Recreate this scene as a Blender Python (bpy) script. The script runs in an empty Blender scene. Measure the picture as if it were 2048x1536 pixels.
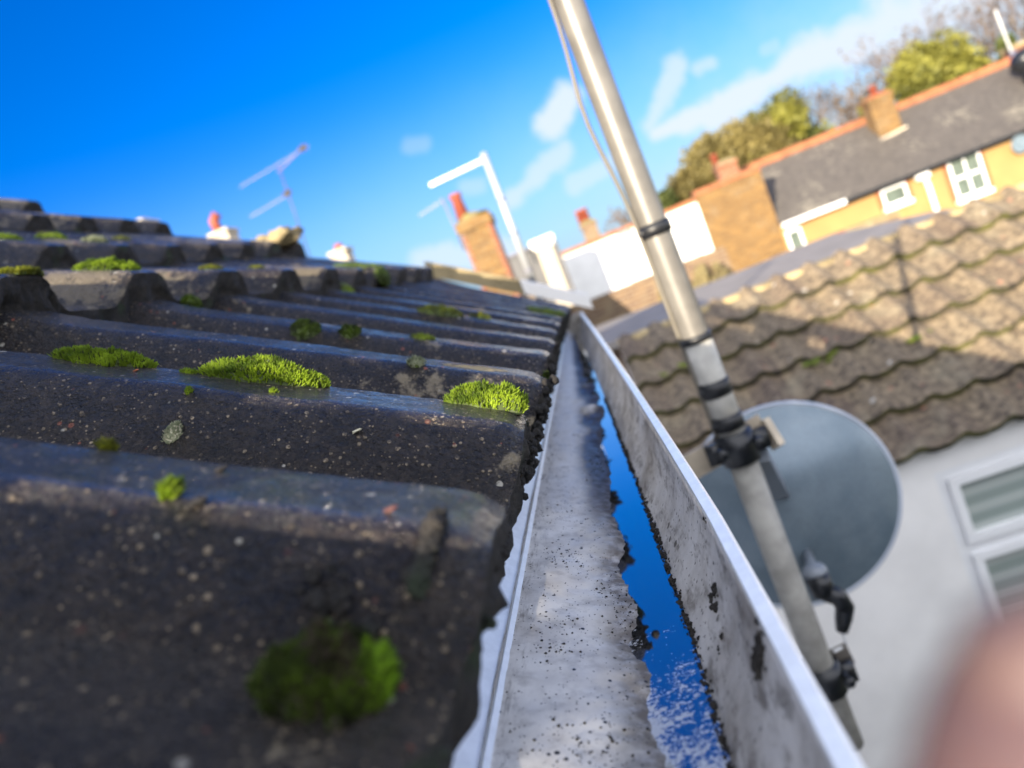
import bpy, math, random
from mathutils import Vector, Matrix, noise as mnoise
random.seed(11)
rnd = random.random
C = bpy.context.scene.collection
sc = bpy.context.scene
R = math.radians

# ------------------------------------------------------------------ camera
# camera at the origin; +Y runs along the gutter, +X to the right, Z up; ground lies 4.9 m below
F = 1480.0                                   # focal length in photograph pixels (26 mm)
def norm(v): return v / v.length
_roll = R(22)
_Y = norm(Vector((134, 242, F)))
_U = Vector((-math.sin(_roll), math.cos(_roll), 0)); _U.z = -(_U.x*_Y.x + _U.y*_Y.y)/_Y.z; _U.normalize()
_X = -_Y.cross(_U)
def ray(px, py):
    c = Vector((px-1024, 768-py, F))
    return Vector((_X.dot(c), _Y.dot(c), _U.dot(c)))
def at(px, py, Y):                           # the point at distance Y along the street
    d = ray(px, py); return d*(Y/d.y)
right = Vector((_X.x, _Y.x, _U.x)); up = Vector((_X.y, _Y.y, _U.y)); fwd = Vector((_X.z, _Y.z, _U.z))
cam = bpy.data.cameras.new('camera'); co = bpy.data.objects.new('camera', cam); C.objects.link(co)
co.matrix_world = Matrix(((right.x, up.x, -fwd.x, 0), (right.y, up.y, -fwd.y, 0), (right.z, up.z, -fwd.z, 0), (0, 0, 0, 1)))
cam.sensor_width = 36; cam.lens = 36*F/2048; cam.clip_start = 0.005; cam.clip_end = 3000
cam.dof.use_dof = True; cam.dof.focus_distance = 0.375; cam.dof.aperture_fstop = 7.0
sc.camera = co
sc.cycles.use_denoising = True
# ------------------------------------------------------------------ light
SUN_AZ, SUN_EL = R(24.5), R(15.0)            # sun behind the camera to the left; the mast's shadow gives the azimuth
s_dir = Vector((-math.sin(SUN_AZ)*math.cos(SUN_EL), -math.cos(SUN_AZ)*math.cos(SUN_EL), math.sin(SUN_EL)))
sun = bpy.data.lights.new('sun', 'SUN'); sun.energy = 5.0; sun.angle = R(0.5); sun.color = (1.0, 0.87, 0.68)
so = bpy.data.objects.new('sun', sun); C.objects.link(so)
so.rotation_euler = s_dir.to_track_quat('Z', 'Y').to_euler()
sc.view_settings.view_transform = 'Standard'; sc.view_settings.look = 'None'
sc.view_settings.exposure = 1.6; sc.view_settings.gamma = 1.0

# ------------------------------------------------------------------ node helpers
class G:
    def __init__(s, nt): s.nt = nt
    def n(s, t, **kw):
        nd = s.nt.nodes.new(t)
        for k, v in kw.items():
            if hasattr(nd, k) and k not in nd.inputs: setattr(nd, k, v)
            else: s.set(nd.inputs[k], v)
        return nd
    def set(s, sock, v):
        if isinstance(v, bpy.types.NodeSocket): s.nt.links.new(v, sock)
        elif isinstance(v, bpy.types.Node): s.nt.links.new(v.outputs[0], sock)
        else: sock.default_value = v
    def m(s, op, a, b=0.0, c=0.0, clamp=False):
        nd = s.nt.nodes.new('ShaderNodeMath'); nd.operation = op; nd.use_clamp = clamp
        s.set(nd.inputs[0], a); s.set(nd.inputs[1], b); s.set(nd.inputs[2], c)
        return nd.outputs[0]
    def ramp(s, f, lo, hi, a=0.0, b=1.0):
        nd = s.nt.nodes.new('ShaderNodeMapRange'); nd.interpolation_type = 'SMOOTHSTEP'
        for i, v in enumerate((f, lo, hi, a, b)): s.set(nd.inputs[i], v)
        return nd.outputs[0]
    def mix(s, f, a, b):
        nd = s.nt.nodes.new('ShaderNodeMix'); nd.data_type = 'RGBA'
        s.set(nd.inputs[0], f); s.set(nd.inputs[6], col(a)); s.set(nd.inputs[7], col(b))
        return nd.outputs[2]
    def noise(s, vec, scale, detail=4.0, rough=0.55):
        nd = s.nt.nodes.new('ShaderNodeTexNoise'); s.set(nd.inputs['Vector'], vec)
        nd.inputs['Scale'].default_value = scale; nd.inputs['Detail'].default_value = detail; nd.inputs['Roughness'].default_value = rough
        return nd.outputs[0]
    def voro(s, vec, scale, feature='F1'):
        nd = s.nt.nodes.new('ShaderNodeTexVoronoi'); nd.feature = feature; s.set(nd.inputs['Vector'], vec)
        nd.inputs['Scale'].default_value = scale
        return nd
    def coord(s, which='Object', scale=None):
        o = s.nt.nodes.new('ShaderNodeTexCoord').outputs[which]
        if scale:
            mp = s.nt.nodes.new('ShaderNodeMapping'); s.nt.links.new(o, mp.inputs[0]); mp.inputs['Scale'].default_value = scale
            o = mp.outputs[0]
        return o
    def specks(s, vec, scale, keep, size):     # round specks: the share KEEP of the cells carry one
        v = s.voro(vec, scale); sep = s.nt.nodes.new('ShaderNodeSeparateColor'); s.nt.links.new(v.outputs['Color'], sep.inputs[0])
        on = s.m('LESS_THAN', sep.outputs[0], keep)
        rad = s.m('MULTIPLY_ADD', sep.outputs[1], size*0.7, size*0.3)
        dot = s.ramp(s.m('DIVIDE', v.outputs['Distance'], rad), 0.8, 1.0, 1.0, 0.0)
        return s.m('MULTIPLY', on, dot)
def col(v):
    if isinstance(v, tuple): return v if len(v) == 4 else (*v, 1.0)
    return v
MATS = {}
def material(name, fn, **kw):
    if name in MATS: return MATS[name]
    m = bpy.data.materials.new(name); m.use_nodes = True
    nt = m.node_tree; nt.nodes.clear(); g = G(nt)
    out = nt.nodes.new('ShaderNodeOutputMaterial')
    b = nt.nodes.new('ShaderNodeBsdfPrincipled'); nt.links.new(b.outputs[0], out.inputs[0])
    fn(g, b, out, **kw); MATS[name] = m
    return m
def bump(g, b, h, strength=0.5, dist=0.001):
    nd = g.n('ShaderNodeBump', Strength=strength, Distance=dist); g.set(nd.inputs['Height'], h)
    g.nt.links.new(nd.outputs[0], b.inputs['Normal'])
def plain(name, c, rough=0.6, metal=0.0, var=0.25, scale=8.0, c2=None, bumpd=0.0, spec=0.5):
    def fn(g, b, out):
        v = g.coord(); n = g.noise(v, scale, 6.0)
        d = c2 or tuple(x*(1-var) for x in c)
        g.set(b.inputs['Base Color'], g.mix(g.ramp(n, 0.3, 0.7), d, c))
        b.inputs['Roughness'].default_value = rough; b.inputs['Metallic'].default_value = metal
        b.inputs['Specular IOR Level'].default_value = spec
        if bumpd: bump(g, b, g.noise(v, scale*6, 4.0), 0.5, bumpd)
    return material(name, fn)

# ------------------------------------------------------------------ sky
world = bpy.data.worlds.new('World'); sc.world = world; world.use_nodes = True
wt = world.node_tree; wt.nodes.clear(); g = G(wt)
sky = wt.nodes.new('ShaderNodeTexSky'); sky.sky_type = 'NISHITA'; sky.sun_disc = False
sky.sun_elevation = SUN_EL; sky.sun_rotation = R(180)+SUN_AZ; sky.air_density = 1.0; sky.dust_density = 0.0; sky.ozone_density = 4.0
hs = g.n('ShaderNodeHueSaturation', Saturation=1.35, Value=1.0, Hue=0.522); wt.links.new(sky.outputs[0], hs.inputs['Color'])
vec = g.coord('Generated'); sep = wt.nodes.new('ShaderNodeSeparateXYZ'); wt.links.new(vec, sep.inputs[0])
az = g.m('ARCTAN2', sep.outputs[0], sep.outputs[1]); el = g.m('ARCSINE', sep.outputs[2])
wn = g.noise(vec, 7.0, 8.0, 0.62)
wf = g.noise(vec, 26.0, 8.0, 0.6)
wob = g.m('MULTIPLY_ADD', wn, 1.0, g.m('MULTIPLY', wf, 0.8))
def ang(px, py):
    d = norm(ray(px, py)); return math.atan2(d.x, d.y), math.asin(d.z)
def cloud(p0, p1, width, amount):              # a streak between two directions of the sky
    a0, e0 = ang(*p0); a1, e1 = ang(*p1); w = width*.82/F
    L = math.hypot(a1-a0, e1-e0) + 1e-6; ux, uy = (a1-a0)/L, (e1-e0)/L
    dx = g.m('SUBTRACT', az, a0); dy = g.m('SUBTRACT', el, e0)
    t = g.m('MULTIPLY_ADD', dx, ux, g.m('MULTIPLY', dy, uy))
    tc = g.m('MINIMUM', g.m('MAXIMUM', t, 0.0), L)
    q = g.m('MULTIPLY_ADD', dx, -uy, g.m('MULTIPLY', dy, ux))
    r = g.m('SQRT', g.m('ADD', g.m('POWER', g.m('SUBTRACT', t, tc), 2.0), g.m('MULTIPLY', q, q)))
    r = g.m('MULTIPLY', r, 1.0/w)
    k = g.m('SUBTRACT', g.m('MULTIPLY_ADD', wob, 1.6, -0.66), r)
    return g.m('MULTIPLY', g.ramp(k, -0.30, 0.55), amount)
streaks = [((1105, 245), (1135, 195), 48, 0.94), ((1020, 400), (1130, 305), 36, 0.69), ((1300, 250), (1352, 135), 40, 0.75),
           ((1395, 135), (1420, 125), 26, 0.62), ((1310, 265), (1420, 225), 34, 1.00), ((1420, 225), (1600, 125), 46, 1.00),
           ((1600, 125), (1800, 45), 64, 1.00), ((1800, 45), (2100, -60), 110, 1.00), ((1150, 370), (1230, 320), 34, 0.56),
           ((820, 292), (850, 290), 26, 0.25), ((930, 375), (960, 370), 30, 0.38), ((850, 525), (1010, 500), 42, 0.69), ((1530, 100), (1550, 92), 20, 0.38)]
cm = None
for s_ in streaks:
    c_ = cloud(*s_); cm = c_ if cm is None else g.m('MAXIMUM', cm, c_)
low = g.m('MULTIPLY', g.ramp(el, 0.02, 0.34, 1.0, 0.0), g.ramp(az, -0.25, 0.55, 0.05, 0.42))
haze_ = g.ramp(el, 0.0, 0.30, 0.85, 0.0)
low = g.m('MULTIPLY', low, g.ramp(wn, 0.35, 0.68, 0.2, 1.0))
cm = g.m('MAXIMUM', cm, low)
back = g.m('MULTIPLY', g.ramp(g.m('MULTIPLY_ADD', wn, .5, sep.outputs[1]), 0.30, -0.15, 0.0, 0.8), g.ramp(wf, .2, .7, .7, 1.0))   # unseen broken cloud added behind the camera as neutral fill light
side_ = g.m('MULTIPLY', g.ramp(g.m('MULTIPLY_ADD', wn, -.5, sep.outputs[0]), 0.25, 0.65, 0.0, 0.7), g.ramp(el, .18, .42, 1.0, 0.0))  # more unseen cloud added on the right, low down, for the same fill
cm = g.m('MULTIPLY', cm, g.ramp(el, -0.05, 0.0, 0.0, 1.0))
cc = g.mix(cm, g.mix(haze_, hs.outputs[0], (1.15, 2.05, 3.5, 1)), (3.1, 3.5, 4.05, 1))
cc = g.mix(g.ramp(el, .68, 1.0, 0.0, .3), cc, (2.4, 3.2, 4.4, 1))      # thin veil added overhead, out of view, to pale the water's reflection
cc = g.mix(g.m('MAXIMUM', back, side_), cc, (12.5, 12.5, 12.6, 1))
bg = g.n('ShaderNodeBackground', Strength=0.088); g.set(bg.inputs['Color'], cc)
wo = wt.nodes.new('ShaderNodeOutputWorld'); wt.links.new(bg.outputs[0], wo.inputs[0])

# ------------------------------------------------------------------ mesh helpers
class MB:
    def __init__(s): s.v = []; s.f = []; s.mi = []; s.cur = 0; s.col = {}
    def add(s, pts, faces):
        o = len(s.v); s.v += [tuple(p) for p in pts]
        for f in faces: s.f.append(tuple(i+o for i in f)); s.mi.append(s.cur)
        return o
    def quad(s, a, b, c, d): s.add((a, b, c, d), [(0, 1, 2, 3)])
    def box(s, x0, x1, y0, y1, z0, z1):
        s.add([(x, y, z) for z in (z0, z1) for y in (y0, y1) for x in (x0, x1)],
              [(0, 2, 3, 1), (4, 5, 7, 6), (0, 1, 5, 4), (2, 6, 7, 3), (0, 4, 6, 2), (1, 3, 7, 5)])
    def beam(s, a, b, w, h, upv=(0, 0, 1)):     # bar of section w x h from a to b
        a = Vector(a); b = Vector(b); d = norm(b-a); sd = d.cross(Vector(upv))
        if sd.length < 1e-4: sd = d.cross(Vector((1, 0, 0)))
        sd.normalize(); u = sd.cross(d)
        P = [p + sd*(i*w/2) + u*(j*h/2) for p in (a, b) for i, j in ((-1, -1), (1, -1), (1, 1), (-1, 1))]
        s.add(P, [(3, 2, 1, 0), (4, 5, 6, 7), (0, 1, 5, 4), (1, 2, 6, 5), (2, 3, 7, 6), (3, 0, 4, 7)])
    def tube(s, pts, rad, n=12, caps=True):
        pts = [Vector(p) for p in pts]
        rad = rad if isinstance(rad, (list, tuple)) else [rad]*len(pts)
        ref = None; rings = []
        for i, p in enumerate(pts):
            d = norm(pts[min(i+1, len(pts)-1)] - pts[max(i-1, 0)])
            if ref is None: ref = norm(d.cross(Vector((0, 0, 1)) if abs(d.z) < .9 else Vector((1, 0, 0))))
            ref = norm(ref - d*ref.dot(d)); a = ref; b = a.cross(d)
            rings.append([p + (a*math.cos(2*math.pi*k/n) + b*math.sin(2*math.pi*k/n))*rad[i] for k in range(n)])
        P = [q for r in rings for q in r]; Fc = []
        for i in range(len(pts)-1):
            for k in range(n):
                k2 = (k+1) % n; Fc.append((i*n+k, i*n+k2, (i+1)*n+k2, (i+1)*n+k))
        if caps:
            Fc.append(tuple(range(n))[::-1]); Fc.append(tuple((len(pts)-1)*n+k for k in range(n)))
        s.add(P, Fc)
    def grid(s, rows):                          # rows of points, joined as a sheet
        n = len(rows[0]); o = len(s.v)
        s.v += [tuple(p) for r in rows for p in r]
        for i in range(len(rows)-1):
            for j in range(n-1):
                s.f.append((o+i*n+j, o+i*n+j+1, o+(i+1)*n+j+1, o+(i+1)*n+j)); s.mi.append(s.cur)
    def blob(s, c, r, n=7, lump=0.3, squash=(1, 1, 1), seed=0):
        c = Vector(c); P = []; Fc = []
        for i in range(n+1):
            th = math.pi*i/n
            for k in range(2*n):
                ph = math.pi*k/n
                d = Vector((math.sin(th)*math.cos(ph), math.sin(th)*math.sin(ph), math.cos(th)))
                q = r*(1 + lump*mnoise.noise(d*1.7 + Vector((seed, seed*.7, 0))))
                P.append(c + Vector((d.x*squash[0], d.y*squash[1], d.z*squash[2]))*q)
        m = 2*n
        for i in range(n):
            for k in range(m):
                Fc.append((i*m+k, (i+1)*m+k, (i+1)*m+(k+1) % m, i*m+(k+1) % m))
        s.add(P, Fc)
def obj(name, mb, mats, parent=None, smooth=False, loc=None):
    me = bpy.data.meshes.new(name)
    off = Vector((0, 0, 0))
    if parent is not None:
        r = parent
        while r.parent: r = r.parent
        off = r.location.copy()
    elif loc is not None: off = Vector(loc)
    me.from_pydata([tuple(Vector(p)-off) for p in mb.v], [], mb.f)
    for m in (mats if isinstance(mats, (list, tuple)) else [mats]): me.materials.append(m)
    if any(mb.mi): me.polygons.foreach_set('material_index', mb.mi)
    if smooth: me.polygons.foreach_set('use_smooth', [True]*len(me.polygons))
    me.update()
    o = bpy.data.objects.new(name, me); C.objects.link(o)
    if parent is not None: o.parent = parent
    elif loc is not None: o.location = off
    return o
def tag(o, label=None, cat=None, group=None, kind=None):
    for k, v in (('label', label), ('category', cat), ('group', group), ('kind', kind)):
        if v: o[k] = v
    return o
def thing(name, loc, label, cat, group=None):
    o = bpy.data.objects.new(name, None); C.objects.link(o); o.location = loc; o.empty_display_size = .05
    return tag(o, label, cat, group)
def sstep(a, b, x):
    t = max(0.0, min(1.0, (x-a)/(b-a))); return t*t*(3-2*t)
def nz(x, y, z=0.0): return mnoise.noise(Vector((x, y, z)))
GROUND = -4.9
def hit(px, py, k):                            # the point of course k under a pixel, on the rolls or between them
    best = None
    for y in (.10, .12, .14, .16, .19, .23, .28, .35):
        s_ = .05
        for _ in range(30):
            a = proj(surf(k, s_, y)); b = proj(surf(k, s_+.001, y)); c = proj(surf(k, s_, y+.001))
            ex, ey = px-a[0], py-a[1]; J = ((b[0]-a[0])/.001, (c[0]-a[0])/.001, (b[1]-a[1])/.001, (c[1]-a[1])/.001)
            D = J[0]*J[3]-J[1]*J[2]
            if abs(D) < 1: break
            ds = (ex*J[3]-ey*J[1])/D; dy = (ey*J[0]-ex*J[2])/D; m = max(1, abs(ds)/.02, abs(dy)/.01)
            s_ += ds/m; y = max(.07, y+dy/m)
        if math.hypot(ex, ey) < 8 and (best is None or y < best[1]): best = (s_, y)
    return best or on_course(px, py, k)
def proj(p):
    c = Vector((right.dot(p), up.dot(p), fwd.dot(p))); return 1024 + F*c.x/c.z, 768 - F*c.y/c.z

# ------------------------------------------------------------------ materials
def tile_fn(g, b, out, dark=(.0035, .003, .0035), mid=(.012, .008, .0055), lichen=(.30, .25, .17), amount=.1, specks=1.0, fine=1.0, rough=.42):
    v = g.coord()
    n1 = g.noise(v, 9.0, 5.0); n2 = g.noise(v, 70.0, 6.0, .65); n3 = g.noise(v, 520.0*fine, 3.0, .7)
    c = g.mix(g.ramp(g.m('MULTIPLY_ADD', n2, .6, g.m('MULTIPLY', n3, .5)), .38, .72), dark, mid)
    gc = g.voro(v, 620.0*fine); gs = g.n('ShaderNodeSeparateColor'); g.nt.links.new(gc.outputs['Color'], gs.inputs[0])
    gr_ = g.m('POWER', gs.outputs[0], 3.0); big = g.voro(v, 210.0*fine); bs_ = g.n('ShaderNodeSeparateColor'); g.nt.links.new(big.outputs['Color'], bs_.inputs[0])
    c = g.mix(g.m('MULTIPLY', gr_, g.ramp(n2, .3, .6, .25, .9)), c, (.034, .025, .018))
    c = g.mix(g.m('MULTIPLY', g.m('POWER', bs_.outputs[1], 5.0), .5), c, (.042, .032, .023))
    grit = g.m('MAXIMUM', g.specks(v, 330*fine, .42*specks, .45), g.specks(v, 640*fine, .30*specks, .42))
    c = g.mix(g.m('MULTIPLY', grit, g.ramp(n2, .36, .60)), c, g.mix(g.ramp(n3, .35, .65), (.02, .016, .0125), (.34, .27, .18)))
    pale = g.specks(v, 150*fine, .05*specks, .36); c = g.mix(g.m('MULTIPLY', pale, g.ramp(n3, .3, .5)), c, (.36, .34, .29))
    org = g.specks(v, 210*fine, .07*specks, .36); c = g.mix(g.m('MULTIPLY', org, g.ramp(n1, .42, .6)), c, (.22, .065, .035))
    lp = g.ramp(g.m('MULTIPLY_ADD', n2, .45, g.m('MULTIPLY', n1, .75)), .80-amount, .86-amount)
    c = g.mix(g.m('MULTIPLY', lp, .8), c, g.mix(n3, tuple(x*.55 for x in lichen), lichen))
    g.set(b.inputs['Base Color'], c)
    g.set(b.inputs['Roughness'], g.ramp(g.m('MULTIPLY_ADD', gs.outputs[2], .35, g.m('MULTIPLY', n2, .8)), .25, .8, rough-.2, rough+.3))
    b.inputs['Specular IOR Level'].default_value = .14
    h = g.m('ADD', g.m('ADD', g.m('MULTIPLY', gs.outputs[1], .35), g.m('MULTIPLY', n3, .9)), g.m('ADD', g.m('MULTIPLY', grit, .8), g.m('MULTIPLY', n2, 1.4)))
    bump(g, b, h, 1.0, .0038/fine)
    b.inputs['Coat Weight'].default_value = 1.0; b.inputs['Coat IOR'].default_value = 1.42; b.inputs['Coat Roughness'].default_value = .12; g.nt.links.new(b.inputs['Normal'].links[0].from_socket, b.inputs['Coat Normal'])
m_tile = material('weathered_concrete_tile', tile_fn)
m_tile_up = material('lichened_concrete_tile', tile_fn, amount=.17, mid=(.026, .019, .0135), lichen=(.20, .165, .11), fine=.8)
def edge_fn(g, b, out):
    v = g.coord(); n = g.noise(v, 160.0, 6.0, .7)
    c = g.mix(g.ramp(n, .35, .7), (.004, .004, .005), (.026, .022, .019))
    c = g.mix(g.m('MULTIPLY', g.ramp(g.noise(v, 22.0, 4.0), .56, .66), .8), c, (.018, .035, .012))
    g.set(b.inputs['Base Color'], c); b.inputs['Roughness'].default_value = .8
    bump(g, b, g.m('ADD', g.noise(v, 300.0, 5.0, .7), n), 1.0, .003)
m_edge = material('broken_tile_edge', edge_fn)
def moss_fn(g, b, out, c0=(.03, .055, .008), c1=(.20, .30, .02), tr=.45, scale=90.0):
    v = g.coord(); n = g.noise(v, scale, 4.0)
    c = g.mix(g.ramp(n, .32, .68), c0, c1); g.set(b.inputs['Base Color'], c)
    b.inputs['Roughness'].default_value = .75
    if tr:
        t = g.n('ShaderNodeBsdfTranslucent'); g.set(t.inputs[0], c)
        mx = g.n('ShaderNodeMixShader'); mx.inputs[0].default_value = tr
        g.nt.links.new(b.outputs[0], mx.inputs[1]); g.nt.links.new(t.outputs[0], mx.inputs[2]); g.nt.links.new(mx.outputs[0], out.inputs[0])
m_moss = material('fresh_moss', moss_fn, c0=(.055, .11, .009), c1=(.34, .46, .03), scale=55.0)
m_moss_dark = material('dark_moss', moss_fn, c0=(.016, .024, .007), c1=(.13, .20, .02))
m_moss_bright = material('bright_moss', moss_fn, c0=(.05, .12, .008), c1=(.30, .50, .03))  # brighter green for the moss ball's side lobe
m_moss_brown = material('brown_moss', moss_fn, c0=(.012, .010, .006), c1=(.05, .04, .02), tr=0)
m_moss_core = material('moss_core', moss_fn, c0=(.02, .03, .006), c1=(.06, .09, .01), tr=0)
m_moss_olive = material('olive_moss', moss_fn, c0=(.07, .075, .012), c1=(.30, .32, .03))
m_moss_grey = material('grey_moss', moss_fn, c0=(.16, .19, .10), c1=(.50, .52, .36))
m_lichen = plain('pale_lichen', (.55, .52, .38), .9, var=.5, scale=200)
def gutter_fn(g, b, out):
    v = g.coord()
    sp = g.n('ShaderNodeSeparateXYZ'); g.set(sp.inputs[0], v)
    n1 = g.noise(v, 26.0, 6.0, .6); n2 = g.noise(v, 130.0, 6.0, .65)
    vs = g.coord(scale=(60, 60, 9)); st = g.noise(vs, 2.2, 5.0, .6)
    c = g.mix(g.ramp(n1, .3, .7), (.54, .515, .47), (.80, .78, .725))
    c = g.mix(g.m('MULTIPLY', g.ramp(st, .45, .75), .45), c, (.22, .20, .18))
    lowz = g.ramp(g.m('MULTIPLY_ADD', n1, -.008, sp.outputs[2]), .0120, .0205, 1.0, 0.0)          # silt left by standing water
    c = g.mix(g.m('MULTIPLY', lowz, g.ramp(n2, .25, .6, .35, .95)), c, (.13, .11, .085))
    far = g.m('MULTIPLY', g.ramp(sp.outputs[1], -.14, .16), g.ramp(n1, .36, .58))
    c = g.mix(g.m('MULTIPLY', far, .30), c, (.16, .14, .12))
    silt = g.m('MULTIPLY', g.ramp(sp.outputs[1], -.14, .08), g.ramp(g.m('MULTIPLY_ADD', n2, .007, sp.outputs[2]), .0235, .0305, 1.0, 0.0))
    c = g.mix(g.m('MULTIPLY', silt, .93), c, (.022, .017, .013))
    c = g.mix(g.specks(v, 380, .08, .45), c, (.02, .018, .015)); c = g.mix(g.specks(v, 800, .14, .45), c, (.05, .042, .035))
    edge = g.m('MULTIPLY', g.ramp(sp.outputs[0], -.048, -.034, 1.0, 0.0), g.ramp(g.noise(g.coord(scale=(300, 40, 1)), 1.0, 5.0, .7), .5, .68))
    c = g.mix(g.m('MULTIPLY', edge, .75), c, (.09, .072, .055))
    g.set(b.inputs['Base Color'], c)
    g.set(b.inputs['Roughness'], g.ramp(n2, .3, .7, .35, .62)); bump(g, b, n2, .25, .0008)
m_gutter = material('dirty_gutter_plastic', gutter_fn)
def wallside_fn(g, b, out):
    v = g.coord()
    n1 = g.noise(v, 18.0, 6.0, .62); n2 = g.noise(v, 150.0, 6.0, .65)
    st = g.noise(g.coord(scale=(40, 14, 30)), 3.0, 6.0, .65)
    c = g.mix(g.ramp(n1, .32, .68), (.25, .23, .21), (.58, .57, .56))
    c = g.mix(g.m('MULTIPLY', g.ramp(st, .48, .66), .75), c, (.07, .058, .05))
    c = g.mix(g.m('MULTIPLY', g.specks(v, 150, .22, .42), g.ramp(g.noise(v, 30.0, 3.0), .45, .6)), c, (.012, .011, .010))
    c = g.mix(g.m('MULTIPLY', g.specks(v, 400, .30, .42), g.ramp(n1, .38, .6)), c, (.02, .018, .016))
    g.set(b.inputs['Base Color'], c); g.set(b.inputs['Roughness'], g.ramp(n2, .3, .7, .3, .6)); bump(g, b, n2, .25, .0008)
m_gside = material('stained_gutter_side', wallside_fn)
m_rim = plain('pale_gutter_lip', (.88, .91, .92), .25, var=.12, scale=120)
def water_fn(g, b, out):
    v = g.coord(); sp = g.n('ShaderNodeSeparateXYZ'); g.set(sp.inputs[0], v)
    b.inputs['Base Color'].default_value = (.012, .013, .014, 1); b.inputs['Roughness'].default_value = .015
    b.inputs['IOR'].default_value = 3.4; b.inputs['Coat Weight'].default_value = 1.0; b.inputs['Coat Roughness'].default_value = .01
    bump(g, b, g.noise(v, 14.0, 2.0), .25, .0012)
    d = g.n('ShaderNodeBsdfDiffuse'); d.inputs[0].default_value = (.60, .63, .68, 1)
    film = g.m('MULTIPLY_ADD', g.noise(v, 420.0, 5.0, .75), .7, g.m('MULTIPLY', g.noise(v, 75.0, 4.0, .6), .5))
    near = g.ramp(sp.outputs[1], .17, .42, .24, -.10)
    shore = g.ramp(sp.outputs[0], -.048, -.026, .10, -.08)
    k = g.m('ADD', film, g.m('ADD', near, shore))
    mx = g.n('ShaderNodeMixShader'); g.set(mx.inputs[0], g.m('MULTIPLY', g.ramp(k, .66, .76), .85))
    g.nt.links.new(b.outputs[0], mx.inputs[1]); g.nt.links.new(d.outputs[0], mx.inputs[2]); g.nt.links.new(mx.outputs[0], out.inputs[0])
m_water = material('gutter_water', water_fn)
m_grit = plain('black_grit', (.03, .026, .022), .9, var=.5, scale=300)
m_mast = plain('dull_galvanised_steel', (.17, .16, .145), .40, metal=.2, var=.25, scale=22, spec=.5)
m_tape = plain('black_tape', (.012, .013, .016), .45, var=.3, scale=60)
m_cable = plain('grey_cable', (.14, .125, .10), .5)
m_zinc = plain('weathered_zinc_plate', (0.550, 0.470, 0.360), .5, metal=.1, var=.25, scale=40)
def dish_fn(g, b, out):
    v = g.coord()
    h = g.specks(v, 300, 1.0, .62); n = g.noise(v, 9.0, 5.0)
    c = g.mix(g.ramp(n, .3, .7), (.13, .18, .225), (.20, .255, .30))
    g.set(b.inputs['Base Color'], g.mix(g.m('MULTIPLY', h, .35), c, (.10, .12, .14)))
    b.inputs['Roughness'].default_value = .24; b.inputs['Metallic'].default_value = .25
m_dish = material('grey_perforated_steel', dish_fn)
m_dishrim = plain('pale_dish_edge', (.45, .50, .58), .3)
m_black = plain('black_plastic', (.012, .014, .018), .35)
m_cap = plain('grey_plastic', (.25, .28, .32), .4)
m_white = plain('white_paint', (.78, .76, .72), .5, var=.10, scale=3)
m_render = plain('white_render', (.86, .85, .83), .85, var=.12, scale=2.5, bumpd=.004)
m_upvc = plain('white_upvc', (.82, .83, .84), .3, var=.05)
def glass_fn(g, b, out, c=(.10, .13, .12)):
    v = g.coord(); sp = g.n('ShaderNodeSeparateXYZ'); g.set(sp.inputs[0], v)
    band = g.ramp(g.m('FRACT', g.m('MULTIPLY', sp.outputs[2], 9.0)), .45, .6)
    g.set(b.inputs['Base Color'], g.mix(band, (.26, .31, .29), (.40, .44, .42))); b.inputs['Roughness'].default_value = .08
m_blind = material('glass_over_blind', glass_fn)
m_glass = plain('dark_window_glass', (.12, .15, .13), .10, var=.4, scale=3)
def roof2_fn(g, b, out):
    v = g.coord()
    at_ = g.n('ShaderNodeAttribute', attribute_name='tint')
    n1 = g.noise(v, 3.0, 5.0); n2 = g.noise(v, 24.0, 6.0, .65); n3 = g.noise(v, 90.0, 5.0, .7)
    c = g.mix(g.ramp(g.m('MULTIPLY_ADD', n2, .7, g.m('MULTIPLY', n3, .3)), .36, .64), (.045, .033, .024), (.28, .215, .135))
    c = g.mix(g.m('MULTIPLY', at_.outputs['Fac'], .55), c, (0.075, 0.048, 0.040))
    c = g.mix(g.m('MULTIPLY', g.ramp(n1, .52, .7), .5), c, (0.273, 0.234, 0.156))
    c = g.mix(g.specks(v, 8.0, .16, .20), c, (0.434, 0.399, 0.329))
    c = g.mix(g.m('MULTIPLY', g.specks(v, 14.0, .10, .3), g.ramp(n2, .4, .6)), c, (.40, .16, .10))
    g.set(b.inputs['Base Color'], c); b.inputs['Roughness'].default_value = .85; bump(g, b, n3, .6, .006)
m_roof2 = material('lichened_tan_tile', roof2_fn)
m_mossline = plain('joint_moss', (.10, .10, .02), .95, var=.8, scale=6, c2=(.025, .022, .015))
def slate_fn(g, b, out):
    v = g.coord(); n1 = g.noise(v, .9, 6.0, .6); n2 = g.noise(v, 9.0, 6.0, .7)
    bk = g.nt.nodes.new('ShaderNodeTexBrick'); g.set(bk.inputs['Vector'], v)
    c = g.mix(g.ramp(n2, .3, .7), (.050, .045, .041), (.10, .088, .078))
    c = g.mix(g.m('MULTIPLY', g.ramp(g.m('MULTIPLY_ADD', n2, .5, g.m('MULTIPLY', n1, .65)), .60, .74), .8), c, (.22, .20, .16))
    g.set(b.inputs['Base Color'], c); b.inputs['Roughness'].default_value = .6
m_slate = material('grey_slate', slate_fn)
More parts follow.
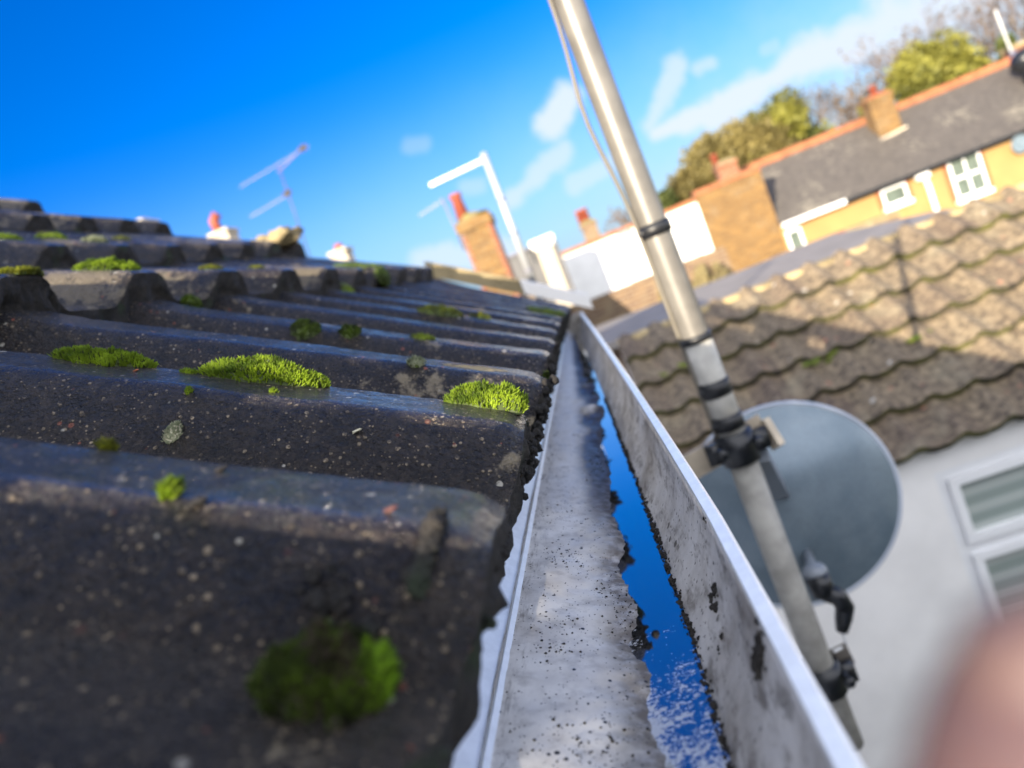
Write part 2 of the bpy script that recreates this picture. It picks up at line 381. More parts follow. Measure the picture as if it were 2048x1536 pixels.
def brick_fn(g, b, out, c1=(.185, .098, .028), c2=(.105, .052, .017), mortar=(.17, .125, .06), bw=.225, bh=.075, stain=.4):
    v = g.coord()
    sp = g.n('ShaderNodeSeparateXYZ'); g.set(sp.inputs[0], v)
    cb = g.n('ShaderNodeCombineXYZ'); g.set(cb.inputs[0], g.m('ADD', sp.outputs[0], sp.outputs[1])); g.set(cb.inputs[1], sp.outputs[2])
    bk = g.nt.nodes.new('ShaderNodeTexBrick'); g.set(bk.inputs['Vector'], cb.outputs[0])
    for k, x in (('Scale', 1.0), ('Brick Width', bw), ('Row Height', bh), ('Mortar Size', .008)): bk.inputs[k].default_value = x
    bk.inputs['Color1'].default_value = col(c1); bk.inputs['Color2'].default_value = col(c2); bk.inputs['Mortar'].default_value = col(mortar)
    n = g.noise(v, 2.2, 6.0, .6)
    c = g.mix(g.m('MULTIPLY', g.ramp(n, .5, .72), stain), bk.outputs[0], (.20, .15, .09))
    g.set(b.inputs['Base Color'], c); b.inputs['Roughness'].default_value = .9
m_stock = material('yellow_stock_brick', brick_fn)
m_redbrick = material('red_brick', brick_fn, c1=(0.252, 0.078, 0.036), c2=(0.180, 0.060, 0.030), mortar=(0.228, 0.162, 0.108))
m_oldbrick = material('mottled_old_brick', brick_fn, c1=(0.182, 0.116, 0.061), c2=(0.094, 0.055, 0.039), mortar=(0.193, 0.154, 0.105), stain=.8)
m_orange = plain('ochre_render', (0.33, 0.20, 0.075), .85, var=.14, scale=1.6)
m_redtrim = plain('red_brick_trim', (0.288, 0.090, 0.036), .85, var=.3, scale=9)
m_ridge = plain('terracotta_ridge', (0.325, 0.117, 0.049), .8, var=.35, scale=4)
m_pot = plain('terracotta_pot', (0.315, 0.070, 0.035), .7, var=.3, scale=12)
m_flaunch = plain('mossy_mortar', (0.156, 0.144, 0.036), .95, var=.5, scale=10, c2=(0.180, 0.144, 0.078))
m_coping = plain('lichened_stone', (0.286, 0.226, 0.121), .9, var=.4, scale=7, bumpd=.01)
m_cream = plain('cream_render', (0.462, 0.406, 0.308), .85, var=.15, scale=3)
m_felt = plain('grey_felt', (.22, .20, .185), .85, var=.2, scale=3)
m_felt_old = plain('grey_felt_old', (0.102, 0.099, 0.099), .85, var=.2, scale=3)
m_lead = plain('grey_slate_cladding', (0.096, 0.096, 0.099), .7, var=.2, scale=4)
m_alu = plain('dull_aluminium', (0.432, 0.444, 0.456), .35, metal=.35, var=.1)
m_dullalu = plain('greyed_aluminium', (.16, .16, .22), .5, var=.2)
m_wood = plain('fascia_paint', (.55, .55, .56), .6, var=.2, scale=14)
m_ground = plain('garden_ground', (.10, .13, .05), .95, var=.5, scale=.6, c2=(.13, .11, .08))
m_bark = plain('grey_bark', (.20, .165, .13), .9, var=.4, scale=3)
m_twig = plain('bare_twigs', (0.175, 0.133, 0.112), .9, var=.4, scale=2)
def leaf_fn(g, b, out, c0=(0.072, 0.079, 0.014), c1=(0.286, 0.272, 0.043)):
    v = g.coord(); n = g.noise(v, .7, 5.0, .65)
    i = g.n('ShaderNodeAttribute', attribute_name='tint')
    c = g.mix(g.ramp(g.m('MULTIPLY_ADD', i.outputs['Fac'], .5, g.m('MULTIPLY', n, .6)), .25, .85), c0, c1)
    g.set(b.inputs['Base Color'], c); b.inputs['Roughness'].default_value = .7
    t = g.n('ShaderNodeBsdfTranslucent'); g.set(t.inputs[0], c); mx = g.n('ShaderNodeMixShader'); mx.inputs[0].default_value = .3
    g.nt.links.new(b.outputs[0], mx.inputs[1]); g.nt.links.new(t.outputs[0], mx.inputs[2]); g.nt.links.new(mx.outputs[0], out.inputs[0])
m_leaf_y = material('yellow_green_leaves', leaf_fn)
m_leaf_b = material('olive_brown_leaves', leaf_fn, c0=(0.089, 0.074, 0.023), c1=(0.267, 0.216, 0.068))
m_leaf_g = material('dark_green_leaves', leaf_fn, c0=(0.038, 0.055, 0.014), c1=(0.134, 0.157, 0.038))
m_leaf_a = material('autumn_twig_leaves', leaf_fn, c0=(0.072, 0.045, 0.024), c1=(0.180, 0.120, 0.060))
def skin_fn(g, b, out):
    v = g.coord(); n = g.noise(v, 200.0, 4.0)
    g.set(b.inputs['Base Color'], g.mix(n, (.085, .05, .052), (.115, .07, .072))); b.inputs['Roughness'].default_value = .5
    b.inputs['Subsurface Weight'].default_value = .15; b.inputs['Subsurface Radius'].default_value = (.004, .0015, .001)
m_skin = material('skin', skin_fn)
m_nail = plain('finger_nail', (.13, .08, .075), .5)

# ------------------------------------------------------------------ ground
gm = MB(); gm.quad((-900, -900, GROUND), (900, -900, GROUND), (900, 1500, GROUND), (-900, 1500, GROUND))
tag(obj('ground', gm, m_ground), kind='structure')

# ------------------------------------------------------------------ the tiled roof in the foreground
VX = [-.059, -.346, -.637, -.946, -1.249, -1.553, -1.857, -2.161, -2.465, -2.769]
VZ = [-.090, .128, .310, .493, .675, .857, 1.039, 1.221, 1.403, 1.585]
SAG = [.0, -.004, .026, .020, .006, 0, 0, 0, 0, 0]
HR, DROP, PER, Y_END = .028, .036, .15, 1.9
def prof(y):                                   # bold trapezoid rolls every 150 mm
    t = ((y - .352)/PER + 1000.5) % 1.0 - .5
    d = abs(t)*PER
    return HR*(1 - sstep(.016, .050, d))
def sag(k, y, t):
    a = SAG[k]*(1-t) + SAG[min(k+1, 9)]*t
    z = -a*(1 - sstep(.9, 1.85, y))
    return z + (.0235*(1.9-y)*(1-t) if k == 0 else 0)      # the eaves drop a little along the gutter
def course(k):
    f = Vector((VX[k], 0, VZ[k])); u = Vector((VX[k+1], 0, VZ[k+1]-DROP*1.02))
    d = u-f; L = d.length; d.normalize(); return f, d, Vector((-d.z, 0, d.x))*(-1 if d.x > 0 else 1), L
def course_n(k):
    f, d, n, L = course(k); n = Vector((d.z, 0, -d.x)); return f, d, n, L
def front(k, y):                               # how far the broken front edge stands back
    e = .004*nz(y*9, k*3.1) + .0028*nz(y*45, k*5.7, 2) + .0014*nz(y*160, k, 5)
    if k == 1: e += .026*(1-sstep(.5, 1.2, y))
    if k == 0: e += -.014*(1.9-y)/1.7 + .006*(1-sstep(.10, .19, y)) + .004*sstep(.60, 1.0, y)*(1-sstep(1.2, 1.8, y))
    tile = math.floor((y+.07)/.30)
    return e + .004*nz(tile*3.7+k, k*1.3)
def surf(k, s, y):
    f, d, n, L = course_n(k)
    w = .0018*nz(y*5, s*5, k) + .0007*nz(y*28, s*28, k+9) + .00035*nz(y*110, s*110, k)
    p = f + d*s + n*(prof(y)-HR+w); p.y = y; p.z += sag(k, y, min(1, max(0, s/L)))
    return p
def on_course(px, py, k):                      # where a ray meets the crest plane of course k
    r = ray(px, py); y = .5; t_ = .3
    f, d, n, L = course_n(k)
    for _ in range(40):
        f2 = f + Vector((0, 0, sag(k, y, min(1, max(0, t_)))))
        p = r*(f2.dot(n)/r.dot(n)); y = .5*y + .5*p.y; t_ = (p-f2).dot(d)/L
    return (p-f2).dot(d), p.y
house = thing('tiled_house', (-2.0, .3, GROUND), 'dark old concrete tile roof with rounded rolls and moss, filling the lower left', 'house')
for k in range(9):
    y0 = -.9 if k < 3 else -1.9
    ys = []
    y = y0
    while y < Y_END:
        ys.append(y); y += (.002 if (k < 2 and .05 < y < .6) else .005 if k < 5 else .0125)
    ys.append(Y_END)
    f, d, n, L = course_n(k)
    mb = MB(); S = [0, .001, .003, .006, .01] + [i*(.006 if k == 0 else .012) for i in range(2, int((L+.05)/(.006 if k == 0 else .012))+1)]
    rows = []
    for s_ in S:
        row = []
        for y in ys:
            fr = front(k, y); p = surf(k, fr*(1-sstep(0, .06, s_)) + s_, y)
            rd = .0025*(1-sstep(0, .008, s_)); p -= n*rd
            if y == Y_END: p.z -= .001
            row.append(p)
        rows.append(row)
    mb.grid(rows)
    mb.cur = 1; fr_rows = []
    for j in range(9):
        row = []
        for y in ys:
            fr = front(k, y); a = surf(k, fr, y) - n*.0025
            q = j/8.0
            rough = (.0055*nz(y*55, q*3, k) + .0035*nz(y*150, q*7, k+4))*min(1, q*4)
            p = a - (n*.75 + Vector((0, 0, .25)))*(q*(.047 if k else .029)) - d*rough + d*.002*q
            row.append(p)
        fr_rows.append(row)
    mb.grid(fr_rows[::-1])
    vr = []                                    # the verge: end of the course
    for q in (0, .3, .65, 1):
        vr.append([Vector((p[0], Y_END + .0015*nz(p[0]*60, q*4), p[2])) - n*q*.046 for p in [r[-1] for r in rows]])
    mb.cur = 1; mb.grid(vr)
    tag(obj('tile_course', mb, [m_tile if k < 1 else m_tile_up, m_edge], house, smooth=True))
deb = MB()
for i in range(3200):                           # crumbs of mortar and moss hanging on the eaves edge
    y = .12 + 1.73*rnd()**.7
    if y < .5 and rnd() < .6: continue
    q = rnd()**1.2; f, d, n, L = course_n(0)
    p = surf(0, front(0, y), y) - n*(.002+q*.026) - d*random.uniform(0, .004)
    deb.blob(p, .0004+.0016*rnd()**3, 4, .8, seed=i)
for i in range(420):
    c = random.choice([.44, .47, .62, .78, 1.0, 1.15, 1.4]); y = c + random.gauss(0, .02)
    f, d, n, L = course_n(0); p = surf(0, front(0, y), y) - n*random.uniform(0, .03) - d*random.uniform(0, .006)
    deb.blob(p, random.uniform(.0008, .0032), 4, .8, seed=i)
tag(obj('edge_debris', deb, m_edge, house, smooth=True), kind='stuff')
wl = MB(); wl.box(-5.2, -.16, -1.9, 1.84, GROUND, -.19); wl.quad((-5.2, 1.84, -.19), (-.16, 1.84, -.19), (-2.75, 1.84, 1.5), (-2.75, 1.84, 1.5))
obj('wall', wl, m_render, house)
fb = MB(); fb.box(-.158, -.128, -1.9, 1.86, -.30, -.135); obj('fascia_board', fb, m_wood, house)
bk = MB(); bk.quad((-2.75, -1.9, 1.52), (-2.75, 1.9, 1.52), (-5.4, 1.9, -.2), (-5.4, -1.9, -.2)); obj('rear_roof_slope', bk, m_tile_up, house)

# ------------------------------------------------------------------ gutter
def rimx(y): return .016 - .055*(max(0, y-.30)/1.6)**1.15
def gut_floor(x, y, xb):
    t = (x+.091)/(xb+.091)
    z = -.143 - .029*t**1.15
    dry = sstep(.70, .76, y)*(1-sstep(1.00, 1.05, y))      # silt lies above the water here
    z += dry*(.0050 + .0065*nz(y*26, x*40, 3))*sstep(.35, .8, t) + .004*sstep(1.70, 1.78, y)*sstep(.3, .8, t)
    z += .0056*nz(y*15, x*22, 8)*sstep(.35, .8, t) + .0016*nz(y*44, x*50, 5)*sstep(.4, .8, t) + .0013*nz(y*150, x*150, 6)*sstep(.4, .8, t) + .0006*nz(y*380, x*300, 9)*sstep(.4, .8, t) + .0012*nz(y*9, x*14, 1) + .0009*nz(y*34, x*38, 2) + .0005*nz(y*90, x*90, 3)
    return z
gut = thing('gutter', (-.04, .5, -.18), 'pale dirty white gutter running along the eaves, holding water', 'gutter')
gys = [-.6 + i*.02 for i in range(34)] + [.08 + i*.0022 for i in range(190)] + [.498 + i*.008 for i in range(180)]
gys = [y for y in gys if y < 1.9] + [1.9]
fl = MB(); rows = []
for y in gys:
    xb = rimx(y)-.033
    rows.append([(-.091 + (xb+.091)*i/44, y, gut_floor(-.091 + (xb+.091)*i/44, y, xb)) for i in range(45)])
fl.grid(rows); obj('gutter_floor', fl, m_gutter, gut, smooth=True)
def prism(name, secfn, m, smooth=False, par=gut):
    mb = MB(); rows = []
    for y in gys:
        pts = secfn(y); rows.append([(x, y, z) for x, z in pts] + [(pts[0][0], y, pts[0][1])])
    mb.grid(rows)
    n = len(rows[0])-1
    mb.add(rows[0][:n], [tuple(range(n))]); mb.add(rows[-1][:n], [tuple(range(n))[::-1]])
    return obj(name, mb, m, par, smooth)
prism('back_upstand', lambda y: [(-.0905, -.1445), (-.1045, -.130), (-.1075, -.133), (-.0935, -.1480)], m_rim)
prism('crease', lambda y: [(-.0912, -.1432), (-.0885, -.1412), (-.0868, -.1432), (-.0885, -.1452)], m_rim)
def side(y):
    a = rimx(y)
    return [(a-.033, -.1735), (a-.034, -.170), (a-.026, -.163), (a-.013, -.147), (a-.005, -.128), (a-.004, -.1225), (a, -.1225), (a-.001, -.130), (a-.009, -.150), (a-.023, -.168), (a-.030, -.177)]
prism('outer_side', side, m_gside, True)
prism('lip', lambda y: [(rimx(y)-.0042, -.1222), (rimx(y)-.0036, -.1195), (rimx(y)+.0006, -.1188), (rimx(y)+.0018, -.1200), (rimx(y)+.0014, -.125), (rimx(y)+.0002, -.1224)], m_rim)
se = MB(); se.box(-.100, rimx(1.9)+.004, 1.9005, 1.912, -.180, -.116); obj('stop_end', se, m_gside, gut)
for y in (-.3,):
    br = MB(); br.beam((-.098, y, -.112), (rimx(y)-.004, y, -.1262), .014, .0022); obj('bracket_strap', br, m_rim, gut)
# water lying in the low side of the gutter
wm = MB(); rows = []
for i in range(0, 240):
    y = -.4 + i*.0097; xb = rimx(y)-.033
    if y > 1.89: break
    rows.append([(-.08, y, -.1645), (xb+.010, y, -.1645)])
wm.grid(rows); tag(obj('water', wm, m_water), 'narrow strip of still water reflecting blue sky in the gutter', 'water', kind='structure')
gr = MB()
for i in range(7000):
    y = .10 + rnd()**1.3*.62; xb = rimx(y)-.033
    t = rnd()**.75; x = -.089 + (xb+.089)*t
    dens = max(0, nz(x*38, y*20, 4)*1.3 + .12 + .3*sstep(.45, .12, y))**1.6
    if rnd() > dens: continue
    z = gut_floor(x, y, xb)
    if z < -.1655: continue
    gr.blob((x, y, z+.0001), random.choice([.00016, .0002, .00026, .00032, .00045, .0007])*random.uniform(.7, 1.2), 3, .5, (1, 1, .7), seed=i)
tag(obj('grit', gr, m_grit), 'scattered black grit on the pale gutter floor', 'grit', kind='stuff')
sl = MB()
for i in range(1500):                          # crumbs gathered along the water's outer edge
    y = .10 + rnd()*.8; a = rimx(y); sl.blob((a-.0278+random.gauss(0, .0009), y, -.1645+random.uniform(-.001, .0022)), .0003+.0011*rnd()**3*(1+.8*nz(y*20, 3)), 4, .7, seed=i)
tag(obj('silt', sl, m_grit), 'black silt along the foot of the gutter side', 'silt', kind='stuff')
def on_side(px, py):                           # ray to the inner face of the gutter's outer side
    r = ray(px, py); lo = None
    for i in range(1, 4000):
        p = r*(i*.0006/r.length*1.0)
        sec = side(p.y)[1:6]; a = p.x; z = p.z
        for (x0, z0), (x1, z1) in zip(sec, sec[1:]):
            if z0 <= z <= z1:
                xs = x0 + (x1-x0)*(z-z0)/(z1-z0)
                if a >= xs: return Vector((xs, p.y, z))
    return None
for px, py, r_, lb in [(1430, 1195, .0032, 'black lump of dirt stuck halfway along the gutter side'), (1520, 1310, .0052, 'long black dirt smear low on the near gutter side'),
                       (1445, 1270, .0016, 'small dirt crumb just below the black lump on the gutter side'), (1410, 1050, .0019, 'thin black dirt streak under the gutter lip'),
                       (1438, 1300, .0014, 'lowest dirt crumb under the black lump on the gutter side')]:
    p = on_side(px, py)
    if p is None: continue
    mb = MB()
    for i in range(70 if r_ > .004 else 22 if r_ > .002 else 5):
        q = on_side(px + random.gauss(0, .30)*r_*3000, py + random.gauss(0, .8)*r_*6500)
        if q: mb.blob(q, min(r_, .0036)*random.uniform(.15, .5), 5, .6, seed=i+px)
    if mb.v: tag(obj('dirt_lump', mb, m_grit, loc=p), lb, 'dirt', 'dirt stuck to the gutter side')

# ------------------------------------------------------------------ moss
def moss(k, px, py, len_px, wid, hgt, blades, mats, label, name='moss_cushion', group='moss cushions on the tiled roof', bl=.0032, shift=0.0, cat='moss', s_off=0.0, hang=False, snap=False, aim=False, core=0.0):
    s0, y0 = hit(px, py, k) if aim else on_course(px, py, k)
    if snap:
        y0 = .352 + PER*round((y0-.352)/PER - .1) + .012
        if k:                                  # the roll whose end lies to the right of the moss
            y0 = next(y_ for y_ in [.364 + PER*i for i in range(-2, 11)] if proj(surf(k, .012, y_))[0] > px + len_px/2 - 12 or y_ > 1.7)
        r = ray(px, py); p = r*(y0/r.y)
        f, d, n, L = course_n(k); s0 = max(front(k, y0) + .008, (p - f - Vector((0, 0, sag(k, y0, .1)))).dot(d))
    y0 += shift; s0 += s_off
    ln = len_px*y0/F*1.05; f, d, n, L = course_n(k)
    mb = MB(); sd = px*.13 + py*.07; nu, nv = (40, 16) if blades > 500 else (18, 9)
    def P(u, v, lift=0.0):
        r2 = min(1.0, u*u+v*v); h = hgt*max(0.0, (1-r2))**.6
        h *= .72 + .45*nz(u*2.3+sd, v*2, 1) + .25*nz(u*6+sd, v*4, 2)
        yy = y0 + v*wid/2*(.8+.35*nz(u*3+sd, 3, 7))
        ss = s0 + u*ln/2
        b_ = surf(k, max(ss, front(k, yy) + (0 if hang else .002)), yy)
        return b_ + n*(max(h, 0) - .0006 + lift)
    rows = []
    for i in range(nu+1):
        u = -1+2*i/nu; m_ = math.sqrt(max(0, 1-u*u))
        rows.append([P(u, (-1+2*j/nv)*m_) for j in range(nv+1)])
    mb.grid(rows)
    mb.cur = 1
    for i in range(blades):
        while True:
            u, v = random.uniform(-1, 1), random.uniform(-1, 1)
            if u*u+v*v < 1: break
        b_ = P(u, v); e1 = P(min(u+.05, 1), v)-b_; e2 = P(u, v+.05 if v < .9 else v-.05)-b_
        nn = n + d*(u*.5) + Vector((0, 1, 0))*(v*.6)
        dr = norm(nn + Vector((random.gauss(0, .45), random.gauss(0, .45), random.gauss(.1, .35))))
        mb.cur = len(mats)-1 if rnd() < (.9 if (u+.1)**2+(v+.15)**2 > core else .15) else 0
        l_ = bl*random.uniform(.5, 1.25); w_ = bl*random.uniform(.10, .2)
        a = norm(dr.cross(Vector((rnd()-.5, rnd()-.5, rnd()-.5)))); c = dr.cross(a)
        mid = b_ + dr*l_*.5
        mb.add([b_-a*w_*.7, mid-a*w_, b_+dr*l_, mid+a*w_, b_+a*w_*.7], [(0, 1, 2, 3, 4)])
        mb.add([b_-c*w_*.7, mid-c*w_, b_+dr*l_, mid+c*w_, b_+c*w_*.7], [(0, 1, 2, 3, 4)])
    base = surf(k, s0, y0)
    return tag(obj(name, mb, mats, loc=base, smooth=False), label, cat, group)
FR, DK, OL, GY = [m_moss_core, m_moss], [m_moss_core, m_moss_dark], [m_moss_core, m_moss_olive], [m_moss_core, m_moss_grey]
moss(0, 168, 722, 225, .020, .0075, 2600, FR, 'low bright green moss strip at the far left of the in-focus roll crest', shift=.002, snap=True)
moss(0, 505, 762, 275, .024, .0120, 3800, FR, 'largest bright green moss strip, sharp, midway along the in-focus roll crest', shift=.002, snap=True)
moss(0, 352, 742, 34, .006, .0022, 160, FR, 'tiny moss sprig just left of the largest bright moss strip', bl=.002, snap=True)
moss(0, 990, 806, 195, .022, .0125, 3000, FR, 'green moss strip on the in-focus roll crest beside the gutter', shift=.003, snap=True)
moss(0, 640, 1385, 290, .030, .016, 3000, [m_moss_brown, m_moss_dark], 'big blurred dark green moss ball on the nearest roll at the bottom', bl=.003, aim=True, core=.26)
moss(0, 728, 1385, 130, .020, .014, 1000, [m_moss_core, m_moss_bright], 'bright green side lobe on the right of the big blurred moss ball', bl=.003, aim=True)
moss(0, 343, 985, 34, .007, .004, 220, FR, 'tiny blurred moss tuft on the near blue roll top')
moss(0, 215, 890, 30, .006, .003, 160, OL, 'tiny olive moss tuft at the crest of the near blue roll, left side')
moss(0, 392, 768, 14, .004, .002, 70, FR, 'speck of moss on the wet patch below the large moss strip', bl=.002, shift=-.006)
moss(0, 560, 776, 18, .004, .002, 80, FR, 'speck of moss under the right end of the large moss strip', bl=.002, shift=-.008)
moss(0, 345, 868, 36, .009, .004, 260, [m_lichen, m_moss_grey], 'pale crusty lichen tuft at the foot of the in-focus roll', name='lichen_tuft', bl=.0018, cat='lichen', aim=True)
moss(0, 612, 652, 62, .020, .007, 500, DK, 'blurred moss tuft on the fourth roll, left one of a pair')
moss(0, 700, 662, 45, .016, .006, 360, DK, 'blurred moss tuft on the fourth roll, right one of a pair')
moss(0, 832, 728, 34, .012, .004, 260, GY, 'grey green moss tuft on the third roll left of the tan lichen patch')
moss(0, 845, 677, 50, .016, .004, 260, DK, 'dark thin moss tuft on the fourth roll crest near the middle')
moss(0, 880, 628, 95, .030, .012, 700, OL, 'long olive moss strip near the far eaves corner, left of three')
moss(0, 962, 635, 52, .030, .015, 500, OL, 'rounded olive moss tuft, middle of three near the far eaves corner')
moss(0, 1060, 648, 62, .030, .012, 500, OL, 'olive moss tuft nearest the gutter end, right of three')
moss(0, 1095, 623, 80, .03, .006, 400, FR, 'thin green moss film on the last roll by the far verge')
moss(0, 1095, 752, 40, .026, .014, 700, DK, 'dark green moss hanging on the tile edge beyond the bright moss strip', hang=True, shift=.03)
moss(0, 1120, 700, 34, .05, .018, 600, DK, 'dark moss lump on the eaves edge over the far gutter', hang=True)
moss(1, 212, 545, 128, .055, 0.0110, 1500, [m_moss_core, m_moss], 'round green moss cushion on the second tile course, largest of its row', bl=.004, snap=True)
moss(1, 85, 545, 50, .03, 0.0050, 500, OL, 'olive moss pad left of the round green cushion on the second course', snap=True)
moss(1, 20, 548, 50, .03, 0.0033, 400, OL, 'moss pad at the left edge on the second tile course', snap=True)
moss(1, 420, 543, 46, .03, 0.0039, 380, OL, 'small olive moss pad right of the round green cushion', snap=True)
moss(1, 512, 540, 30, .03, 0.0033, 300, OL, 'small yellow moss dot in the middle of the second course edge', snap=True)
moss(1, 718, 536, 100, .08, 0.0066, 800, [m_moss_core, m_moss], 'long yellow green moss strip on top of the second course near the verge', snap=True)
moss(2, 105, 487, 58, .05, 0.0110, 700, FR, 'bright moss cushion on the third tile course, left of the grey one', snap=True)
moss(2, 192, 490, 46, .05, 0.0099, 600, GY, 'grey frosted moss cushion on the third tile course', snap=True)
moss(2, 18, 484, 50, .05, 0.0077, 500, FR, 'bright moss pad at the left edge on the third tile course', snap=True)
moss(2, 245, 492, 34, .04, 0.0055, 300, OL, 'small moss pad right of the grey cushion on the third course', snap=True)
def face_moss(k, px, py, w_px, h_px, label, mats=DK):   # moss grown over the front end of a roll
    s0, y0 = on_course(px, py-h_px*.5, k); f, d, n, L = course_n(k)
    yc = y0; mb = MB(); w = w_px*y0/F*2.2; h = h_px*y0/F
    base = surf(k, front(k, yc), yc) - n*h*.45
    mb.blob(base - d*.004, h*.5, 9, .5, (.55, w/h*.9, 1.0), seed=px*.01)
    mb.cur = 1
    for i in range(700):
        a = random.uniform(0, 2*math.pi); z = random.uniform(-1, 1); q = math.sqrt(1-z*z)
        o_ = Vector((abs(math.cos(a)*q)*.55, math.sin(a)*q*w/h*.9, z))
        p = base - d*.004 + o_*h*.5; dr = norm(o_ + Vector((random.gauss(.2, .4), random.gauss(0, .4), random.gauss(0, .4))))
        aa = norm(dr.cross(Vector((rnd()-.5, rnd()-.5, rnd()-.5)))); l_ = .005*random.uniform(.5, 1.2); ww = .0009
        mb.add([p-aa*ww, p+dr*l_, p+aa*ww], [(0, 1, 2)])
    tag(obj('moss_cushion', mb, mats, loc=base), label, 'moss', 'moss cushions on the tiled roof')
face_moss(1, 556, 572, 34, 40, 'dark moss pad on a roll end of the second course, third from the verge', [m_moss_core, m_moss_dark])
face_moss(1, 706, 562, 36, 50, 'bright green moss pad filling a roll end of the second course', [m_moss_core, m_moss])
face_moss(1, 795, 556, 36, 36, 'dark green moss pad on the second course roll end beside the verge')
face_moss(1, 275, 600, 60, 50, 'dark moss on the big roll end of the second course under the round cushion')
face_moss(1, 55, 610, 40, 30, 'grey green moss scrap on the leftmost roll end of the second course', [m_moss_core, m_moss_grey])
tw_ = MB(); s0, y0 = hit(690, 1215, 0)
for i in range(26):
    tw_.blob(surf(0, s0+random.gauss(0, .0045), y0+random.gauss(0, .003)) + Vector((0, 0, .001+.003*rnd())), random.uniform(.0008, .0024), 5, .8, seed=i)
tag(obj('dirt_clump', tw_, m_edge, loc=surf(0, s0, y0)), 'blurred black dirt clump just above the big moss ball', 'dirt')
# mortar lump on the verge and small bits lying on the tiles
ml = MB(); b_ = surf(2, .03, 1.83)
for i in range(26): ml.blob(b_ + Vector((-.11+.13*rnd(), random.uniform(-.05, .05), random.uniform(0, .022))), random.uniform(.012, .024), 6, .9, (1.5, 1, .8), seed=i)
tag(obj('mortar_lump', ml, m_coping, loc=b_, smooth=True), 'pale lump of old bedding mortar on the verge corner of the third tile course', 'mortar')
def chip(px, py, k, size, m, label, shift=0):
    s0, y0 = on_course(px, py, k); p = surf(k, s0, y0+shift); f, d, n, L = course_n(k)
    mb = MB(); mb.blob(p + n*size*.2, size, 4, .6, (1.5, .8, .35), seed=px)
    tag(obj('tile_chip', mb, m, loc=p), label, 'debris', 'bits lying on the roof tiles')
chip(395, 1000, 0, .0028, m_edge, 'blurred dark twig scrap beside the tiny moss tuft on the near roll')
chip(778, 1022, 0, .0018, plain('dark_red_chip', (.10, .035, .028), .8), 'blurred reddish chip on the near blue roll top')
chip(440, 938, 0, .0022, m_edge, 'blurred black crumb on the near blue roll top')
chip(735, 808, 0, .0020, m_lichen, 'small pale flake on the in-focus roll left of the gutter side moss', -.012)
chip(280, 740, 0, .0014, m_redtrim, 'brown scale at the right end of the left moss strip', -.004)
def patch(k, px, py, rs_, ry, m, label, sd=0, lift=.0006):      # a thin crust following the tile
    s0, y0 = on_course(px, py, k); f, d, n, L = course_n(k); mb = MB(); rows = []
    for i in range(9):
        row = []
        for j in range(33):
            a = 2*math.pi*j/32; q = i/8*(1 + .35*nz(math.cos(a)*1.6+sd, math.sin(a)*1.6, 3) + .22*nz(math.cos(a)*5+sd, math.sin(a)*5, 7))
            row.append(surf(k, s0+rs_*q*math.cos(a), y0+ry*q*math.sin(a)) + n*(lift*(1-(i/8)**3) + .0006*nz(q*9, a*3, sd) - .0002))
        rows.append(row)
    mb.grid(rows); tag(obj('lichen_patch', mb, m, loc=surf(k, s0, y0)), label, 'lichen')
patch(0, 950, 735, .026, .010, m_coping, 'tan lichen patch on the third roll near the gutter', 1)
patch(0, 340, 690, .008, .0035, m_lichen, 'white lichen flake on the third roll, left one of two', 4)
patch(0, 672, 738, .007, .003, m_lichen, 'white lichen flake on the third roll between the two moss strips', 7)
patch(0, 505, 900, .008, .002, m_redtrim, 'thin rust red lichen streak at the foot of the in-focus roll', 11)
patch(0, 985, 872, .0030, .0022, m_coping, 'small tan lichen spot near the eaves end of the in-focus roll', 13)
# clump on the near tile corner
ck = MB(); s0, y0 = on_course(955, 1050, 0)
for i in range(26):
    ck.blob(surf(0, max(.0, s0+random.gauss(0, .008)), y0-.014+random.gauss(0, .004)) + Vector((0, 0, .001)), random.uniform(.001, .0032), 5, .6, seed=i)
tag(obj('dirt_clump', ck, m_edge, loc=surf(0, s0, y0)), 'black dirt clump on the corner of the near tile', 'dirt')

# ------------------------------------------------------------------ aerial mast with its straps, cable and clamps
MX, MY = .131, 1.20
mast = thing('aerial_mast', (MX, MY, -1.1), 'tall grey metal mast with black tape bands rising past the gutter', 'mast')
tilt = .012
def mp(z): return Vector((MX - tilt*(z+.3)*.6, MY, z))
MR = .0225
pm = MB(); pm.tube([mp(z) for z in (-.93, -.6, -.3, 0, .3, .6, 1.0, 1.6)], MR, 40); obj('pole', pm, m_mast, mast, True)
def zof(py):                                   # height on the mast for a photograph row
    lo, hi = -1.2, 1.0
    for _ in range(40):
        m_ = (lo+hi)/2; p = mp(m_); c = Vector((right.dot(p), up.dot(p), fwd.dot(p)))
        if 768 - F*c.y/c.z > py: lo = m_
        else: hi = m_
    return lo
sv = MB(); sv.tube([mp(zof(868)), mp(zof(770)), mp(zof(684))], MR+.0012, 32); obj('pale_pole_section', sv, plain('pale_pole_finish', (.50, .485, .44), .6, var=.35, scale=30), mast, True)  # paler, slightly wider stretch of the pole
sv = MB(); sv.tube([mp(-.932), mp(-.7), mp(zof(905))], MR+.0010, 32); obj('lower_pole', sv, plain('weathered_grey_pole', (.36, .35, .32), .65, var=.4, scale=26), mast, True)
for py, h in ((458, .020), (676, .012), (775, .026), (842, .024)):
    z = zof(py); t = MB(); t.tube([mp(z-h/2), mp(z+h/2)], MR+.0032, 32)
    t.blob(mp(z)+Vector((-.022, -.012, 0)), .006, 5, .4, seed=py)
    obj('tape_band', t, m_tape, mast, True)
cb = MB(); pts = []
for i in range(40):
    z = -.35 + 1.5*i/39; o = .014*math.exp(-((z-.20)/.10)**2)
    pts.append(mp(z) + Vector((-MR-.0025-o, -.004, 0)))
